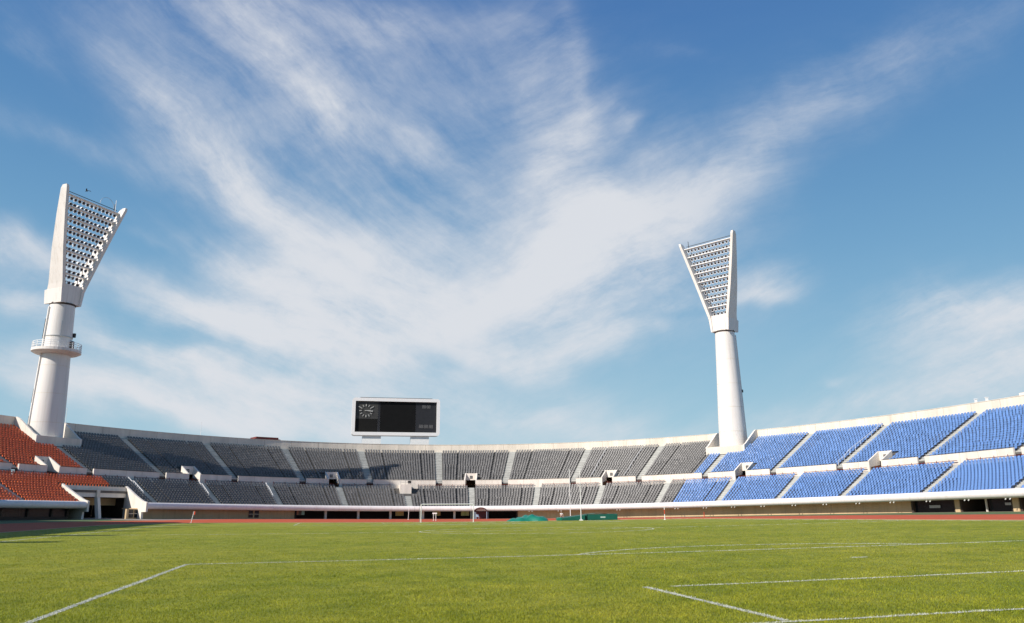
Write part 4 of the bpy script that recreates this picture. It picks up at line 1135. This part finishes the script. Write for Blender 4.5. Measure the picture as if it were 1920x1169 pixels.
STREAKS = [
 (450, 70, 40, 290, 75, .36), (545, 150, 40, 110, 26, .4), (620, 230, 66, 60, 26, .32), (640, 40, 12, 190, 60, .36), (745, 45, 60, 50, 36, .2),
 (430, 310, 42, 200, 66, .6), (510, 370, 36, 150, 50, .42), (55, 95, 42, 60, 20, .36), (130, 265, 20, 200, 26, .34), (250, 130, 38, 160, 50, .22),
 (1085, 110, 84, 100, 18, .26), (1020, 170, 80, 170, 75, .36), (1075, 275, -38, 110, 30, .36), (1178, 228, -45, 22, 14, .34), (800, 285, 10, 60, 25, .2),
 (1580, 180, -29, 330, 56, .31), (1310, 340, -30, 230, 66, .42), (930, 470, -12, 330, 95, .5), (800, 575, 8, 280, 75, .6), (960, 560, -4, 150, 50, .12), (560, 640, 10, 180, 40, .25), (300, 800, 6, 200, 22, .2), (1100, 400, -38, 130, 38, .36),
 (490, 525, 28, 170, 24, .56), (385, 578, 18, 230, 28, .85), (30, 480, 24, 95, 42, .85), (330, 668, 12, 230, 28, .74), (180, 728, 12, 260, 32, .92), (35, 592, 22, 80, 22, .55),
 (570, 760, 14, 190, 42, .5), (1190, 530, -6, 160, 72, .62), (1110, 652, -15, 180, 30, .62), (1020, 705, 20, 110, 26, .36), (1435, 530, -12, 65, 30, .66), (1440, 560, -4, 60, 16, .3), (1500, 800, -6, 330, 30, .22), (1050, 790, 8, 220, 24, .3), (90, 560, 22, 120, 40, .2),
 (1850, 585, -8, 160, 40, .85), (1880, 690, -20, 140, 55, .85), (1597, 718, 0, 26, 8, .28), (1640, 775, -7, 220, 26, .36), (1290, 108, 6, 55, 12, .14), (900, 800, 4, 270, 38, .32),
 (640, 620, 10, 200, 60, .4), (270, 447, 24, 50, 9, .22),
 (640, 775, 2, 700, 60, .24), (1750, 60, -25, 260, 60, .14), (560, 120, 30, 420, 150, .28), (860, 290, -30, 300, 170, .32), (1720, 650, -8, 240, 110, .2), (520, 690, 12, 330, 70, .2),
 (1255, 606, -9, 100, 12, -.32), (820, 665, 24, 70, 12, -.3), (640, 480, 28, 90, 18, -.22), (300, 620, 14, 120, 16, -.25)]
acc = None
for cx, cy, an, lx, ly, am in STREAKS:
    mp = N.new('ShaderNodeMapping'); mp.vector_type = 'TEXTURE'
    mp.inputs['Location'].default_value = ((cx - 960)/1467, (584.5 - cy)/1467, 0); mp.inputs['Rotation'].default_value = (0, 0, -math.radians(an))
    mp.inputs['Scale'].default_value = (lx*1.3/1467, ly*1.28/1467, 1)
    L.new(wc, mp.inputs['Vector'])
    d2 = vmath('DOT_PRODUCT', mp.outputs[0], mp.outputs[0]).outputs['Value']
    e = m('POWER', .3679, d2)
    acc = m('MULTIPLY', e, am) if acc is None else m('MULTIPLY_ADD', e, am, acc)
# fibres run down-right on the left of the sky, down-left on the right, flatter low on the left
o3 = vmath('SCALE', vmath('SUBTRACT', noise(cmb.outputs[0], 1.6, 2, .5, w_=6).outputs['Color'], (.5, .5, .5)).outputs[0]); o3.inputs['Scale'].default_value = .14
o4 = vmath('SCALE', vmath('SUBTRACT', noise(cmb.outputs[0], 7, 5, .6, w_=8).outputs['Color'], (.5, .5, .5)).outputs[0]); o4.inputs['Scale'].default_value = .035
soft = vmath('ADD', vmath('ADD', cmb.outputs[0], o3.outputs[0]).outputs[0], o4.outputs[0]).outputs[0]
def fibre(deg, sd_):
    a1 = noise(soft, 5.0, 9, .66, math.radians(-deg), (2.3, .62, 1), .0, sd_).outputs['Fac']
    a2 = noise(soft, 12, 7, .68, math.radians(-deg - 5), (2.8, .55, 1), .0, sd_ + 7).outputs['Fac']
    return m('ADD', m('MULTIPLY', a1, .6), m('MULTIPLY', a2, .4))
def ss_(x, lo, hi):
    q = N.new('ShaderNodeMapRange'); q.interpolation_type = 'SMOOTHSTEP'; q.inputs[1].default_value = lo; q.inputs[2].default_value = hi; L.new(x, q.inputs[0]); return q.outputs[0]
def lerp(f, a, b_):
    q = N.new('ShaderNodeMix'); L.new(f, q.inputs[0]); L.new(a, q.inputs[2]); L.new(b_, q.inputs[3]); return q.outputs[0]
left = lerp(ss_(qy, -.02, .12), fibre(17, 1), fibre(40, 2))
tex = lerp(ss_(qx, -.16, .1), left, fibre(-27, 4))
puff = noise(wc, 9, 8, .66, 0, (1.3, .9, 1), .1, 9).outputs['Fac']
tex = m('ADD', m('MULTIPLY', tex, .7), m('MULTIPLY', puff, .3))
gain = N.new('ShaderNodeMapRange'); gain.inputs[1].default_value = .37; gain.inputs[2].default_value = .6; gain.inputs[3].default_value = .4; gain.inputs[4].default_value = 1.36; gain.clamp = True
L.new(tex, gain.inputs[0])
base = m('ADD', m('MULTIPLY', acc, gain.outputs[0]), m('MULTIPLY', m('SUBTRACT', tex, .5), .35))
den = N.new('ShaderNodeMapRange'); den.interpolation_type = 'SMOOTHSTEP'; den.inputs[1].default_value = .0; den.inputs[2].default_value = 1.5; den.inputs[3].default_value = 0; den.inputs[4].default_value = .95
L.new(base, den.inputs[0])
grade = N.new('ShaderNodeHueSaturation'); grade.inputs['Hue'].default_value = .5; grade.inputs['Saturation'].default_value = 1.2; grade.inputs['Value'].default_value = 1.0
L.new(sky.outputs[0], grade.inputs['Color'])
sepD = N.new('ShaderNodeSeparateXYZ'); L.new(D, sepD.inputs[0])
air = N.new('ShaderNodeValToRGB'); L.new(sepD.outputs[2], air.inputs[0]); air.color_ramp.interpolation = 'B_SPLINE'
el_ = air.color_ramp.elements; el_[0].position = 0; el_[0].color = (.43, .605, .70, 1); el_[1].position = 1; el_[1].color = (.035, .11, .32, 1)
for q_, c_ in ((.1, (.345, .555, .665)), (.25, (.19, .40, .60)), (.42, (.105, .265, .50)), (.62, (.055, .16, .42))):
    e_ = el_.new(q_); e_.color = (*c_, 1)
air10 = vmath('SCALE', air.outputs[0]); air10.inputs['Scale'].default_value = 10.
hz = N.new('ShaderNodeMix'); hz.data_type = 'RGBA'; hz.inputs[0].default_value = .92; L.new(grade.outputs[0], hz.inputs[6]); L.new(air10.outputs[0], hz.inputs[7])
tint = N.new('ShaderNodeMix'); tint.data_type = 'RGBA'; tint.blend_type = 'MULTIPLY'; tint.inputs[0].default_value = 1; L.new(hz.outputs[2], tint.inputs[6]); tint.inputs[7].default_value = (1, 1, 1, 1)
mx = N.new('ShaderNodeMix'); mx.data_type = 'RGBA'; L.new(den.outputs[0], mx.inputs[0]); L.new(tint.outputs[2], mx.inputs[6]); mx.inputs[7].default_value = (7.0, 7.2, 7.6, 1)
L.new(mx.outputs[2], bg.inputs['Color'])
try:
    world.cycles.sampling_method = 'MANUAL'; world.cycles.sample_map_resolution = 512
except Exception: pass

cam = bpy.data.cameras.new('camera'); co = bpy.data.objects.new('camera', cam); C.objects.link(co)
cam.sensor_width = 36; cam.lens = 36*1467/1920; cam.clip_start = .1; cam.clip_end = 9000
co.matrix_world = Matrix(((CR[0], CUP[0], -CF[0], 0), (CR[1], CUP[1], -CF[1], 0), (CR[2], CUP[2], -CF[2], EYE), (0, 0, 0, 1)))
scene.camera = co
scene.view_settings.view_transform = 'Standard'; scene.view_settings.look = 'None'; scene.view_settings.exposure = .25; scene.view_settings.gamma = 1
scene.cycles.max_bounces = 6; scene.cycles.diffuse_bounces = 3; scene.cycles.transparent_max_bounces = 6
